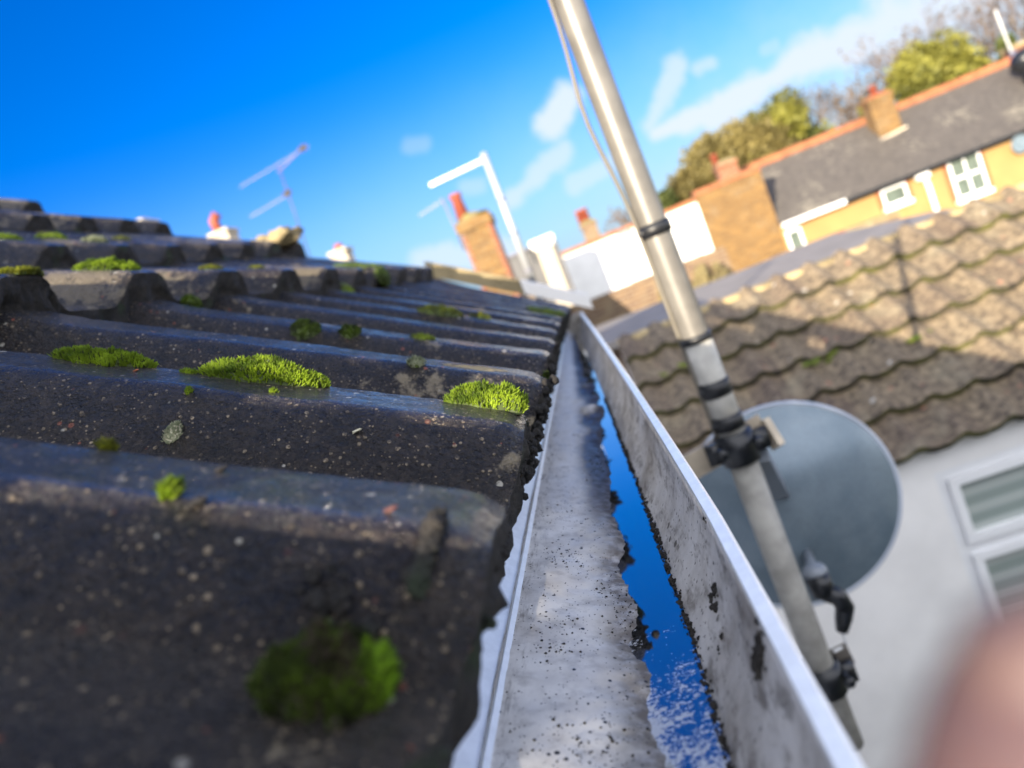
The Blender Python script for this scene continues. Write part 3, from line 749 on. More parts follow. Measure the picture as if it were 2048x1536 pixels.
cb.tube(pts, .0034, 8); obj('coaxial_cable', cb, m_cable, mast, True)
def clamp(z, plate):
    c = mp(z); mb = MB()
    mb.tube([c+Vector((0, 0, -.026)), c+Vector((0, 0, .026))], MR+.009, 20)
    for s in (-1, 1):
        mb.beam(c+Vector((s*.036, -.004, -.015)), c+Vector((s*.036, -.004, .018)), .018, .03)
        mb.tube([c+Vector((s*.030, -.045, .008)), c+Vector((s*.030, .03, .008))], .005, 8)
        mb.tube([c+Vector((s*.030, -.048, .008)), c+Vector((s*.030, -.038, .008))], .0095, 6)
    o = obj('clamp', mb, m_black, mast, True); return c
c = clamp(zof(893), True)
pb = MB(); pb.beam(c+Vector((-.13, .02, -.022)), c+Vector((.055, .02, .012)), .006, .045); pb.beam(c+Vector((.055, .02, .020)), c+Vector((.062, .0, -.024)), .012, .03)
obj('bracket_plate', pb, m_zinc, mast)
c2 = clamp(zof(1355), True)
pb = MB(); pb.beam(c2+Vector((-.25, .02, 0)), c2+Vector((.03, .02, .012)), .006, .04)
pb.add([c2+Vector(v) for v in ((.02, .014, -.012), (.058, .014, .0), (.054, .014, .038), (.016, .014, .03), (.02, .020, -.012), (.058, .020, .0), (.054, .020, .038), (.016, .020, .03))],
       [(0, 1, 2, 3), (7, 6, 5, 4), (0, 4, 5, 1), (1, 5, 6, 2), (2, 6, 7, 3), (3, 7, 4, 0)])
obj('bracket_plate', pb, plain('dull_bracket_steel', (.20, .18, .16), .5, metal=.3), mast)
# ------------------------------------------------------------------ satellite dish
DC = at(1582, 1010, 1.42)
dish = thing('satellite_dish', DC, 'round blue grey satellite dish mounted behind the metal mast', 'satellite dish')
ax = norm(Vector((.06, -1.0, .14))); e1 = norm(Vector((1, .05, 0)) - ax*Vector((1, .05, 0)).dot(ax)); e2 = e1.cross(ax)*-1
if e2.z < 0: e2 = -e2
RX, RY = .205, .196
def dp(a, r, off=0.0):
    return DC + e1*(RX*r*math.cos(a)) + e2*(RY*r*math.sin(a)) - ax*(.045*(1-r*r)*-1 + off)
dm = MB(); NA = 96
for off, rev in ((0.0, False), (.004, True)):
    rows = [[dp(2*math.pi*k/NA, r/14, off) for k in range(NA+1)] for r in range(15)]
    dm.grid(rows if not rev else rows[::-1])
obj('reflector', dm, m_dish, dish, True)
rm = MB(); rm.tube([dp(2*math.pi*k/NA, 1.0, .002) for k in range(NA+1)], .0052, 8, False); obj('rolled_edge', rm, m_dishrim, dish, True)
for px, py in ((1570, 990), (1615, 1122)):
    p = at(px, py, 1.375); b_ = MB(); b_.tube([p, p+Vector((0, .03, 0))], .0085, 8); obj('bolt', b_, m_edge, dish)
mk = MB(); mk.beam(c + Vector((.02, .02, -.03)), DC + Vector((-.02, -.0, .02)), .05, .03); obj('mount', mk, m_cap, dish)
am = MB(); pA = at(1612, 1100, 1.385); pB = at(1640, 1175, 1.25); am.tube([pA, (pA+pB)/2, pB], .009, 10); obj('feed_arm', am, m_cap, dish, True)
ln = MB(); q0 = at(1632, 1150, 1.235); q1 = at(1650, 1190, 1.225); q2 = at(1678, 1195, 1.22); q3 = at(1690, 1215, 1.22); q4 = at(1684, 1262, 1.22)
ln.tube([q0, q1], [.021, .019], 18); ln.tube([q1 + (q0-q1)*.2, q2, q3], [.017, .016, .0155], 16); ln.tube([q2, q3, (q3+q4)/2, q4], [.012, .0155, .014, .010], 16)
lo_ = obj('receiver_head', ln, m_black, dish, True)
cp = MB(); cp.blob(q0 + (q0-q1)*.15, .0215, 8, 0, (1, 1, .75)); obj('receiver_cap', cp, m_cap, lo_, True)
wr = MB(); wr.tube([q4, q4+Vector((0, .005, -.03)), c2+Vector((.03, 0, .04))], .0028, 6); obj('cable', wr, m_upvc, lo_, True)

# ------------------------------------------------------------------ white rear extension with its tan tiled roof
EY, EZ, TN = 4.2, -1.72, .577
ext = thing('rear_extension', (2.2, 5.2, GROUND), 'white rendered rear extension under a tan lichened tile roof', 'extension')
X0, X1 = .06, 4.6; NC = 6; GA = 2.03/NC
cs, sn = 1/math.sqrt(1+TN*TN), TN/math.sqrt(1+TN*TN)
def rs(s, x, h): return Vector((x, EY + s*cs - h*sn, EZ + s*sn + h*cs))
import bmesh
for k in range(NC):
    mb = MB(); tints = []
    xs = [X0 + i*.0125 for i in range(int((X1-X0)/.0125)+1)]
    def hh(x, s, k=k):
        ph = (x/.25) % 1.0
        roll = .046*math.exp(-((ph-.5)/.21)**2) + .006*math.exp(-((ph-.02)/.05)**2)
        t = math.floor(x/.25); return roll + .058*(1 - s/(GA+.05)) + .006*nz(t*1.7, k*3.3) + .002*nz(x*9, s*9, k)
    def jit(x, k=k): return .008*nz(math.floor(x/.25)*2.1, k*5.1) + .003*nz(x*20, k)
    rows = [[rs(k*GA + s + jit(x), x, hh(x, s)) for x in xs] for s in (0, .004, .05, .12, .2, .28, GA+.03)]
    mb.grid(rows)
    mb.cur = 1
    mb.grid([[rs(k*GA + jit(x)+.006, x, hh(x, 0)-.052) if j else rs(k*GA + jit(x), x, hh(x, 0)-.001) for x in xs] for j in (1, 0)])
    o = obj('tile_course', mb, [m_roof2, m_mossline], ext, True)
    a = o.data.attributes.new('tint', 'FLOAT', 'FACE')
    vals = []
    for pl in o.data.polygons:
        xx = pl.center.x + ext.location.x; vals.append(max(0, mnoise.noise(Vector((math.floor(xx/.25)*7.3, k*3.7, 1.5)))*1.9))
    a.data.foreach_set('value', vals)
rg = MB(); RYc = EY + 2.03*cs; RZc = EZ + 2.03*sn
x = X0
while x < X1:
    x2 = min(x+.44, X1); zz = random.uniform(-.006, .010)
    rg.tube([(x, RYc+.02, RZc-.080+zz), (x2-.012, RYc+.02, RZc-.075+zz)], .10, 16); x = x2
obj('ridge', rg, plain('sandy_ridge_tile', (.46, .35, .17), .9, var=.45, scale=9, bumpd=.01), ext, True)
bs = MB(); bs.quad((X0, RYc+.02, RZc), (X1, RYc+.02, RZc), (X1, RYc+1.85, EZ), (X0, RYc+1.85, EZ)); obj('rear_roof_slope', bs, m_roof2, ext)
WY = 4.28
wx0, wz1 = 1.44, -1.86; wx1, wz0 = 2.75, -3.35
wm_ = MB()
for bx in ((X0, wx0, GROUND, EZ+.02), (wx1, X1, GROUND, EZ+.02), (wx0, wx1, GROUND, wz0), (wx0, wx1, wz1, EZ+.02)):
    wm_.box(bx[0], bx[1], WY, WY+.18, bx[2], bx[3])
wm_.box(X0, X0+.18, WY+.18, 7.7, GROUND, EZ+.02); wm_.box(X1-.18, X1, WY+.18, 7.7, GROUND, EZ+.02); wm_.box(X0, X1, 7.7, 7.8, GROUND, EZ+.02)
obj('wall', wm_, m_render, ext)
for xg in (X0, X1):
    gb = MB(); gb.add([(xg, EY+.1, EZ), (xg, RYc, RZc-.05), (xg, RYc+1.7, EZ)], [(0, 1, 2)]); obj('gable', gb, m_render, ext)
wf_ = MB(); fy0, fy1 = WY+.005, WY+.095
def fr(mb, x0, x1, z0, z1, w, y0, y1):
    mb.box(x0, x0+w, y0, y1, z0, z1); mb.box(x1-w, x1, y0, y1, z0, z1); mb.box(x0+w, x1-w, y0, y1, z0, z0+w); mb.box(x0+w, x1-w, y0, y1, z1-w, z1)
fr(wf_, wx0, wx1, wz0, wz1, .055, fy0, fy1)
zt = -2.36
wf_.box(wx0+.055, wx1-.055, fy0, fy1, zt-.03, zt+.03)
wf_.box(wx0-.03, wx1+.03, WY-.05, WY+.02, wz0-.05, wz0)
win = obj('window', wf_, m_upvc, ext)
s1 = MB(); fr(s1, wx0+.058, wx1-.058, zt+.033, wz1-.058, .05, fy0-.02, fy1-.02); obj('fanlight_frame', s1, m_upvc, win)
s2 = MB(); fr(s2, wx0+.058, wx1-.058, wz0+.058, zt-.033, .05, fy0-.02, fy1-.02); obj('casement_frame', s2, m_upvc, win)
gp = MB(); gp.box(wx0+.106, wx1-.106, fy0+.02, fy0+.03, zt+.081, wz1-.106); obj('pane', gp, m_blind, win)
gp = MB(); gp.box(wx0+.106, wx1-.106, fy0+.02, fy0+.03, wz0+.106, zt-.081); obj('pane', gp, m_blind, win)
for px, py, ln_, lb in ((1640, 735, 60, 'small green moss patch at the shade line of the tan tile roof'), (1360, 748, 50, 'green moss patch on the shaded tan roof left of the mast'),
                   (1830, 690, 30, 'thin moss line in a tile joint right of the dish')):
    d_ = ray(px, py); nn = Vector((0, -TN, 1)); p = d_*((EZ - TN*EY)/d_.dot(nn)) + Vector((0, -.02, .05)); mb = MB()
    for i in range(10): mb.blob(p + Vector((random.gauss(0, .05)*ln_/50, random.gauss(0, .02), random.gauss(0, .012))), random.uniform(.012, .03), 5, .6, (1.4, 1, .6), seed=i+px)
    tag(obj('moss_cushion', mb, plain('roof_moss', (.16, .20, .02), .9, var=.6, scale=20), loc=p), lb, 'moss', 'moss on the extension roof')

# ------------------------------------------------------------------ party wall strip, outbuilding, garden walls
pw = thing('party_wall', (-.2, 2.35, -.4), 'raked party wall top, tan above and white at the gutter end, beyond the roof verge', 'wall')
a0, a1, a2 = at(872, 528, 2.3), at(1040, 560, 2.3), at(1176, 590, 2.3)
up_ = a0 + (a0-a1)*.15
def rake(name, p, q, m, th=.05, y0=2.3, y1=2.36):
    mb = MB(); mb.add([(p.x, y0, p.z), (q.x, y0, q.z), (q.x, y0, q.z-th), (p.x, y0, p.z-th), (p.x, y1, p.z), (q.x, y1, q.z), (q.x, y1, q.z-th), (p.x, y1, p.z-th)],
                      [(3, 2, 1, 0), (4, 5, 6, 7), (0, 1, 5, 4), (1, 2, 6, 5), (2, 3, 7, 6), (3, 0, 4, 7)]); return obj(name, mb, m, pw)
rake('coping', up_, a1, m_coping); rake('white_coping', a1, a2, m_white, .045, 2.292, 2.368)
mb = MB(); mb.add([(up_.x, 2.31, up_.z-.052), ((a2.x-.06), 2.31, a2.z-.047), ((a2.x-.06), 2.31, GROUND), (up_.x, 2.31, GROUND), (up_.x, 2.35, up_.z-.052), ((a2.x-.06), 2.35, a2.z-.047), ((a2.x-.06), 2.35, GROUND), (up_.x, 2.35, GROUND)],
                  [(3, 2, 1, 0), (4, 5, 6, 7), (0, 1, 5, 4), (1, 2, 6, 5), (2, 3, 7, 6), (3, 0, 4, 7)]); obj('wall', mb, m_oldbrick, pw)
ob = thing('outbuilding', (1.8, 8.4, GROUND), 'low outbuilding with a flat grey felt roof beyond the tan tile roof', 'outbuilding')
mb = MB(); Z = -.85
mb.add([(-.6, 7.45, Z), (3.45, 7.45, Z), (3.5, 7.9, Z), (3.05, 9.7, Z), (-.6, 9.7, Z)] + [(-.6, 7.45, Z-.08), (3.45, 7.45, Z-.08), (3.5, 7.9, Z-.08), (3.05, 9.7, Z-.08), (-.6, 9.7, Z-.08)],
       [(0, 1, 2, 3, 4), (9, 8, 7, 6, 5), (0, 5, 6, 1), (1, 6, 7, 2), (2, 7, 8, 3), (3, 8, 9, 4), (4, 9, 5, 0)])
obj('flat_roof', mb, m_felt, ob); mb = MB(); mb.box(-.5, 3.0, 7.6, 9.6, GROUND, Z-.085); obj('wall', mb, m_oldbrick, ob)
def wall_thing(name, x0, x1, y0, y1, ztop, m, mc, label, cap=.07, over=.02, cat='wall'):
    t = thing(name, ((x0+x1)/2, y0, GROUND), label, cat)
    mb = MB(); mb.box(x0, x1, y0, y1, GROUND, ztop-cap); obj('wall', mb, m, t)
    mb = MB(); x = x0-over
    while x < x1+over:
        x2 = min(x+.45, x1+over); mb.box(x, x2-.006, y0-over, y1+over, ztop-cap, ztop+random.uniform(-.012, .012)); x = x2
    obj('coping', mb, mc, t); return t
wall_thing('garden_wall', -1.0, 4.6, 11.6, 11.85, -1.03, m_oldbrick, m_coping, 'near garden wall with a sandy lichened coping behind the flat grey roof')
wall_thing('garden_wall', -2.4, 2.45, 13.4, 13.65, -.68, m_oldbrick, m_oldbrick, 'taller mottled old brick garden wall in front of the white house', .03, .0)
wall_thing('garden_wall', 2.5, 3.5, 10.6, 10.8, -.93, m_redbrick, m_redbrick, 'short low red brick wall end by the ochre house', .03, .0)
hb = MB()
for i in range(60): hb.blob((random.uniform(1.1, 2.4), 13.25+random.gauss(0, .08), -1.12+random.gauss(0, .12)), random.uniform(.06, .11), 5, .7, seed=i)
tag(obj('climber', hb, plain('dry_climber', (.20, .16, .07), .95, var=.6, scale=5), loc=(1.7, 13.2, -.8)), 'dry brown climbing plant over the mottled brick garden wall', 'plant')

# ------------------------------------------------------------------ the terrace opposite
TY = 20.0
def P(px, py, Y=TY): return at(px, py, Y)
def sash(par, x0, x1, z0, z1, y, cols=2, rows=2, trim=True):
    if trim:
        mb = MB(); fr(mb, x0-.11, x1+.11, z0-.02, z1+.14, .11, y-.02, y+.02); obj('brick_surround', mb, m_redtrim, par)
    mb = MB(); fr(mb, x0, x1, z0, z1, .06, y-.06, y); mb.box(x0-.05, x1+.05, y-.13, y-.01, z0-.09, z0)
    for i in range(1, cols): xx = x0 + (x1-x0)*i/cols; mb.box(xx-.02, xx+.02, y-.055, y-.005, z0+.1, z1-.1)
    for i in range(1, rows): zz = z0 + (z1-z0)*i/rows; mb.box(x0+.1, x1-.1, y-.053, y-.007, zz-.03, zz+.03)
    w = obj('window', mb, m_upvc, par)
    mb = MB(); mb.box(x0+.05, x1-.05, y-.03, y-.012, z0+.05, z1-.05); obj('pane', mb, m_glass, w); return w
def stack(par, x, y, z0, z1, w, d, m, pots, capm=m_flaunch, pot_h=.30):
    mb = MB(); mb.box(x-w/2, x+w/2, y-d/2, y+d/2, z0, z1-.14)
    mb.box(x-w/2-.04, x+w/2+.04, y-d/2-.04, y+d/2+.04, z1-.14, z1-.06)
    ch = obj('chimney', mb, m, par)
    mb = MB(); mb.add([(x+sx*(w/2+.03), y+sy*(d/2+.03), z1-.058) for sx, sy in ((-1, -1), (1, -1), (1, 1), (-1, 1))] + [(x+sx*w*.3, y+sy*d*.3, z1+.03) for sx, sy in ((-1, -1), (1, -1), (1, 1), (-1, 1))],
               [(3, 2, 1, 0), (4, 5, 6, 7), (0, 1, 5, 4), (1, 2, 6, 5), (2, 3, 7, 6), (3, 0, 4, 7)]); obj('mortar_cap', mb, capm, ch)
    for dx in pots:
        mb = MB(); mb.tube([(x+dx, y, z1), (x+dx, y, z1+pot_h*.85), (x+dx, y, z1+pot_h*.86), (x+dx, y, z1+pot_h)], [.10, .085, .105, .105], 14); obj('chimney_pot', mb, m_pot, ch, True)
    return ch
# white house
wh = thing('white_house', (1.6, 21, GROUND), 'white rendered house end with a red tiled coping beyond the mast', 'house')
xa, xb_, zt_, zb_ = -1.3, P(1392, 402).x, P(1385, 402).z, P(1415, 500).z
mb = MB(); mb.box(xa, xb_, TY, TY+4.5, GROUND, zt_-.06); obj('wall', mb, m_render, wh)
mb = MB(); mb.box(xa-.03, xb_-.005, TY-.05, TY+.3, zt_-.058, zt_+.05); obj('coping', mb, m_ridge, wh)
p = P(1168, 432); stack(wh, p.x+.05, TY+1.2, zt_-.3, p.z-.1, .42, .5, m_oldbrick, (-.13, .03), pot_h=.36)
mb = MB(); q = P(1250, 472); mb.box(q.x-.17, q.x+.17, TY-.10, TY-.004, q.z-.13, q.z+.13); obj('wall_vent', mb, m_cap, wh)
mb = MB(); q = P(1232, 497); mb.box(q.x-.05, q.x+.05, TY-.03, TY-.003, q.z-.05, q.z+.05); obj('air_brick', mb, m_dullalu, wh)
# stock brick gable block
bh = thing('brick_house', (4.2, 21, GROUND), 'yellow stock brick house end between the white wall and the slate roof', 'house')
xc = P(1540, 400).x
mb = MB(); mb.box(xb_+.004, xc, TY-.02, TY+4.5, GROUND, P(1460, 362).z-.03); obj('wall', mb, m_stock, bh)
mb = MB(); mb.box(xb_, xc+.02, TY-.06, TY+.3, P(1460, 362).z-.028, P(1460, 362).z+.10); obj('coping', mb, m_ridge, bh)
p = P(1440, 318, 21.5); stack(bh, p.x+.06, 21.5, zt_-.2, p.z-.10, .52, .5, m_redbrick, (-.2,), m_coping, pot_h=.28)
# ochre cottages with a long slate roof
oc = thing('ochre_cottage_row', (8, 22, GROUND), 'ochre rendered cottage row under a long grey slate roof with red ridge tiles', 'house')
xd, ez = xc+.01, -.92
xr = 17.0; rY, rz = 22.25, .66
mb = MB(); mb.box(xd, xr, TY, TY+4.5, GROUND, ez+.02); obj('wall', mb, m_orange, oc)
mb = MB(); th = .06; ev = TY-.22; evz = ez-.10
NS = 22; rows = []
for i in range(NS+1):                            # stepped slate courses
    t0 = i/NS; y = ev+(rY-ev)*t0; z = evz+(rz-evz)*t0
    if i: rows.append([(xd+(xr-xd)*j/40, y, z+.0) for j in range(41)])
    rows.append([(xd+(xr-xd)*j/40, y, z+.012+.006*nz(j*.9, i*.7)) for j in range(41)])
mb.grid(rows); mb.quad((xd, ev, evz-.05), (xr, ev, evz-.05), (xr, ev, evz+.012), (xd, ev, evz+.012)); mb.quad((xd, ev, evz), (xd, rY, rz), (xd, rY, evz), (xd, rY-.01, evz))
mb.quad((xd, rY, rz), (xr, rY, rz), (xr, rY+2.5, evz), (xd, rY+2.5, evz)); rf = obj('roof', mb, m_slate, oc)
mb = MB(); x = xd-.1
while x < xr:
    mb.tube([(x, rY, rz), (x+.44, rY, rz+random.uniform(-.01, .01))], .135, 10); x += .45
obj('ridge', mb, m_ridge, rf)
p = P(1748, 190, 21.6); stack(rf, p.x+.05, 21.7, -.1, p.z-.02, .62, .55, m_stock, (0,), m_redtrim, pot_h=.26)
mb = MB(); mb.beam((p.x-.3, 21.36, .02), (p.x+.42, 21.36, .10), .1, .06); obj('flashing', mb, m_zinc, rf)
mb = MB(); mb.beam((xd, ev-.05, evz-.04), (P(1680, 395).x, ev-.05, evz-.04), .11, .11); obj('gutter', mb, m_upvc, oc)
mb = MB(); mb.beam((P(1680, 395).x, ev-.05, evz-.04), (xr, ev-.05, evz-.04), .10, .08); obj('gutter', mb, m_black, oc)
q = P(1890, 322), P(1962, 388); sash(oc, q[0].x, q[0].x+.78, q[1].z+.05, q[0].z, TY)
q = P(1757, 383), P(1802, 395); sash(oc, q[0].x+.02, q[0].x+.64, -1.62, q[0].z+.0, TY, 1, 1)
q = P(1575, 470); sash(oc, q.x-.05, q.x+.34, -2.2, q.z+.10, TY, 1, 1, False)
mb = MB(); q = P(1842, 350); mb.tube([(q.x-.2, TY-.12, q.z-.02), (q.x, TY-.10, q.z), (q.x+.05, TY-.1, q.z-.3), (q.x+.05, TY-.1, q.z-1.6)], .055, 10); mb.box(q.x-.16, q.x+.12, TY-.2, TY-.03, q.z-.1, q.z+.10); obj('downpipe', mb, m_upvc, oc)
q = P(2030, 290); mb = MB(); mb.tube([(q.x, TY-.25, q.z), (q.x, TY-.22, q.z)], [.22, .20], 20); mb.beam((q.x, TY-.22, q.z), (q.x, TY, q.z-.1), .05, .05); obj('small_dish', mb, m_dish, oc)
q = P(2050, 120, 21.2); mb = MB(); mb.tube([(q.x, 21.2, q.z-.6), (q.x, 21.2, q.z-.05)], .16, 14); mb.blob((q.x, 21.2, q.z), .34, 9, .1, (1, 1, .9)); obj('flue_cowl', mb, m_black, rf, True)
q = P(2060, 75, 23); mb = MB(); mb.box(q.x-.45, q.x+1.2, 23, 23.6, .2, q.z-.12); ch = obj('chimney', mb, m_redbrick, oc)
mb = MB(); mb.box(q.x-.5, q.x+1.25, 22.95, 23.65, q.z-.117, q.z); obj('mortar_cap', mb, m_coping, ch)
p0, p1 = P(2022, 95, 22.6), P(1990, 20, 22.6); t = thing('whip_aerial', p0, 'thin white whip aerial by the top right chimney', 'aerial')
mb = MB(); mb.tube([p0 - Vector((0, 0, .4)), p1], .03, 8); obj('rod', mb, m_alu, t); mb = MB(); mb.box(p0.x-.06, p0.x+.06, 22.55, 22.65, p0.z-.3, p0.z-.1); obj('base_clamp', mb, m_dullalu, t)

# ------------------------------------------------------------------ the neighbours beyond the verge
nb = thing('brick_cottage', (-2.4, 11.4, GROUND), 'neighbouring cottage whose tall brick chimney has one red pot', 'house')
mb = MB(); mb.box(-4.2, -.75, 10.2, 12.6, GROUND, -.5); obj('wall', mb, m_stock, nb)
mb = MB(); mb.add([(-4.3, 10.1, -.55), (-.7, 10.1, -.55), (-.7, 12.7, -.55), (-4.3, 12.7, -.55), (-4.3, 11.4, .02), (-.7, 11.4, .02)], [(0, 1, 5, 4), (2, 3, 4, 5), (1, 2, 5), (3, 0, 4)]); rf = obj('roof', mb, m_roof2, nb)
L0, L1 = at(912, 440, 11), at(970, 425, 11)
mb = MB(); cx = (L0.x+L1.x)/2 + .03; cw = .46; ct = at(940, 440, 11).z
mb.box(cx-cw/2, cx+cw/2, 10.75, 11.25, -.4, ct-.16)
mb.box(cx-cw/2-.035, cx+cw/2+.035, 10.71, 11.29, ct-.16, ct-.02)
ch = obj('chimney', mb, m_stock, rf)
mb = MB(); mb.blob((cx, 11, ct+.01), .24, 8, .4, (1.02, 1.05, .38), seed=4); obj('mortar_cap', mb, m_flaunch, ch, True)
for xx in (cx-cw/2, cx+cw/2-.05):
    mb = MB(); mb.box(xx-.004, xx+.054, 10.744, 11.256, -.4, ct-.17); obj('red_quoin', mb, m_redbrick, ch)
mb = MB(); px_ = cx-.13; mb.tube([(px_, 11, ct+.05), (px_, 11, ct+.36), (px_, 11, ct+.38), (px_, 11, ct+.43)], [.10, .075, .095, .09], 16); obj('chimney_pot', mb, m_pot, ch, True)
cs_ = thing('cream_house', (-.8, 14.5, GROUND), 'house with a cream rendered stack and cornice beside a grey slate clad wall', 'house')
a, b_ = at(1062, 490, 14), at(1106, 492, 14)
mb = MB(); mb.box(a.x+.06, b_.x-.02, 13.9, 14.5, GROUND, a.z-.08); obj('wall', mb, m_cream, cs_)
mb = MB(); mb.box(a.x-.02, b_.x+.07, 13.82, 14.58, a.z-.08, a.z+.05); mb.box(a.x+.02, b_.x+.03, 13.86, 14.54, a.z-.14, a.z-.081); obj('cornice', mb, m_white, cs_)
g0 = at(1008, 520, 14); mb = MB(); mb.box(g0.x-.5, a.x+.055, 13.95, 14.4, GROUND, g0.z); obj('slate_wall', mb, m_lead, cs_)
mb = MB(); mb.box(g0.x-.53, a.x+.05, 13.9, 14.45, g0.z+.001, g0.z+.045); obj('coping', mb, m_dullalu, cs_)
mb = MB(); mb.box(-2.2, -.32, 18.0, 18.5, GROUND, .70); obj('shade_block', mb, m_lead, cs_)  # block added behind the cream stack to cast shade on the white house
def aerial(p0, p1, boom, Y, r, m, label, els=14, el_len=.10, rings=True):
    t = thing('television_aerial', p0, label, 'aerial')
    mb = MB(); mb.tube([p0, p1], r, 12); mst = obj('mast', mb, m, t, True)
    if rings:
        for k in (.2, .45, .68): mb = MB(); q = p0+(p1-p0)*k; mb.tube([q, q+(p1-p0)*.012], r*1.18, 12); obj('tape_ring', mb, m_dullalu, t)
    for (u, v) in boom:
        mb = MB(); mb.beam(u, v, r*1.1, r*1.1); bo = obj('boom', mb, m, t)
        for i in range(els):
            mb = MB(); q = u + (v-u)*(i+.5)/els; l_ = el_len*(1-.5*i/els)
            mb.beam(q - Vector((0, 0, l_/2)), q + Vector((0, 0, l_/2)), r*.3, r*.3); obj('element', mb, m, bo)
    return t
aerial(at(1080, 600, 4), at(966, 306, 4), [(at(972, 318, 4), at(860, 371, 4))], 4, .019, m_alu, 'bright aluminium television aerial on its own pole beside the brick chimney', el_len=.035)
aerial(at(930, 500, 12), at(884, 396, 12), [(at(887, 400, 12), at(838, 432, 12))], 12, .018, m_dullalu, 'faint small aerial behind the brick chimney', 8, .12, False)
aerial(at(622, 520, 15), at(556, 330, 15), [(at(618, 292, 15), at(480, 374, 15)), (at(582, 386, 15), at(500, 434, 15))], 15, .013, plain('distant_aerial_metal', (.10, .075, .13), .5), 'faint distant aerial with two booms above the roof on the left', 16, .16, False)
t_ = [o for o in bpy.data.objects if o.get('label', '').startswith('faint distant')][0]
for px, py in ((606, 296), (575, 386)):
    mb = MB(); q = at(px, py, 15); mb.blob(q, .065, 5, .4, (1.6, .5, 1)); obj('reflector', mb, plain('dark_reflector', (.05, .042, .036), .8), t_)
mb = MB(); mb.tube([at(556, 345, 15), at(600, 300, 15)], .02, 6); obj('bracket', mb, m_dullalu, t_)
for px, py, w, Y, lb in ((434, 462, .30, 12, 'distant house whose pale chimney with a tilted orange pot shows over the roof line'), (672, 500, .26, 12, 'distant house whose small cream chimney with a red pot shows beyond the verge'), (275, 440, .10, 10, 'distant house whose tiny pale chimney tip shows above the fourth tile course')):
    q = at(px, py, Y); t = thing('distant_house', (q.x, Y+2, GROUND), lb, 'house'); rz_ = q.z-1.6
    mb = MB(); mb.box(q.x-1.3, q.x+.9, Y-1.4, Y+3.4, GROUND, rz_-1.3); obj('wall', mb, m_stock, t)
    mb = MB(); x0_, x1_, y0_, y1_ = q.x-1.5, q.x+1.1, Y-1.5, Y+3.5
    mb.add([(x0_, y0_, rz_-1.3), (x1_, y0_, rz_-1.3), (x1_, y1_, rz_-1.3), (x0_, y1_, rz_-1.3), (q.x-.2, y0_, rz_), (q.x-.2, y1_, rz_)], [(1, 2, 5, 4), (3, 0, 4, 5), (0, 1, 4), (2, 3, 5)]); rf_ = obj('roof', mb, m_slate, t)
    mb = MB(); mb.box(q.x-w/2, q.x+w/2, Y, Y+.4, rz_-.5, q.z-.06); mb.box(q.x-w/2-.03, q.x+w/2+.03, Y-.03, Y+.43, q.z-.06, q.z); st = obj('chimney', mb, m_cream, rf_)
    mb = MB(); mb.tube([(q.x-w*.2, Y+.2, q.z), (q.x-w*.25, Y+.2, q.z+w*.7), (q.x+w*.1, Y+.2, q.z+w*1.0)] if px == 434 else [(q.x, Y+.2, q.z), (q.x, Y+.2, q.z+w*.4)], w*.27, 10); obj('chimney_pot', mb, m_pot if px != 275 else m_cream, rf_, True)
# unseen brick wall added behind the camera, top shaped to shade roof and extension
wg = thing('shade_wall', (0, -2.3, GROUND), 'unseen brick wall added to cast shade on the roofs', 'shade wall')
mb = MB(); prof_ = [(-8, 3.2), (-3.3, 1.48), (-2.46, 1.05), (-1.98, .70), (-1.5, .52), (-.77, .40), (7, .28)]
for (xa_, za_), (xb2, zb2) in zip(prof_, prof_[1:]):
    mb.add([(xa_, -2.6, GROUND), (xb2, -2.6, GROUND), (xb2, -2.6, zb2), (xa_, -2.6, za_), (xa_, -2.0, GROUND), (xb2, -2.0, GROUND), (xb2, -2.0, zb2), (xa_, -2.0, za_)], [(0, 1, 2, 3), (7, 6, 5, 4), (3, 2, 6, 7)])
obj('wall', mb, m_stock, wg)

# ------------------------------------------------------------------ trees
def crown(par, name, blobs, m, n, leaf):
    mb = MB(); tints = []
    tot = sum(b[1]**2 for b in blobs)
    for c_, r in blobs:
        k = int(n*r*r/tot); tw = rnd()
        for i in range(k):
            d = norm(Vector((random.gauss(0, 1), random.gauss(0, 1), random.gauss(0, 1)))); q = rnd()**.45
            p = c_ + d*r*q*(1+.4*nz(d.x*2+c_.x, d.y*2, d.z*2+c_.z)); s = leaf*random.uniform(.5, 1.3)
            a = norm(Vector((random.gauss(0, 1), random.gauss(0, 1), random.gauss(0, .7)))); b = norm(a.cross(Vector((rnd()-.5, rnd()-.5, rnd()-.5))))
            mb.add([p-a*s, p+b*s*.6, p+a*s, p-b*s*.6], [(0, 1, 2, 3)]); tints.append(min(1, max(0, tw*.6+.4*rnd())))
    o = obj(name, mb, m, par); at_ = o.data.attributes.new('tint', 'FLOAT', 'FACE'); at_.data.foreach_set('value', tints); return o
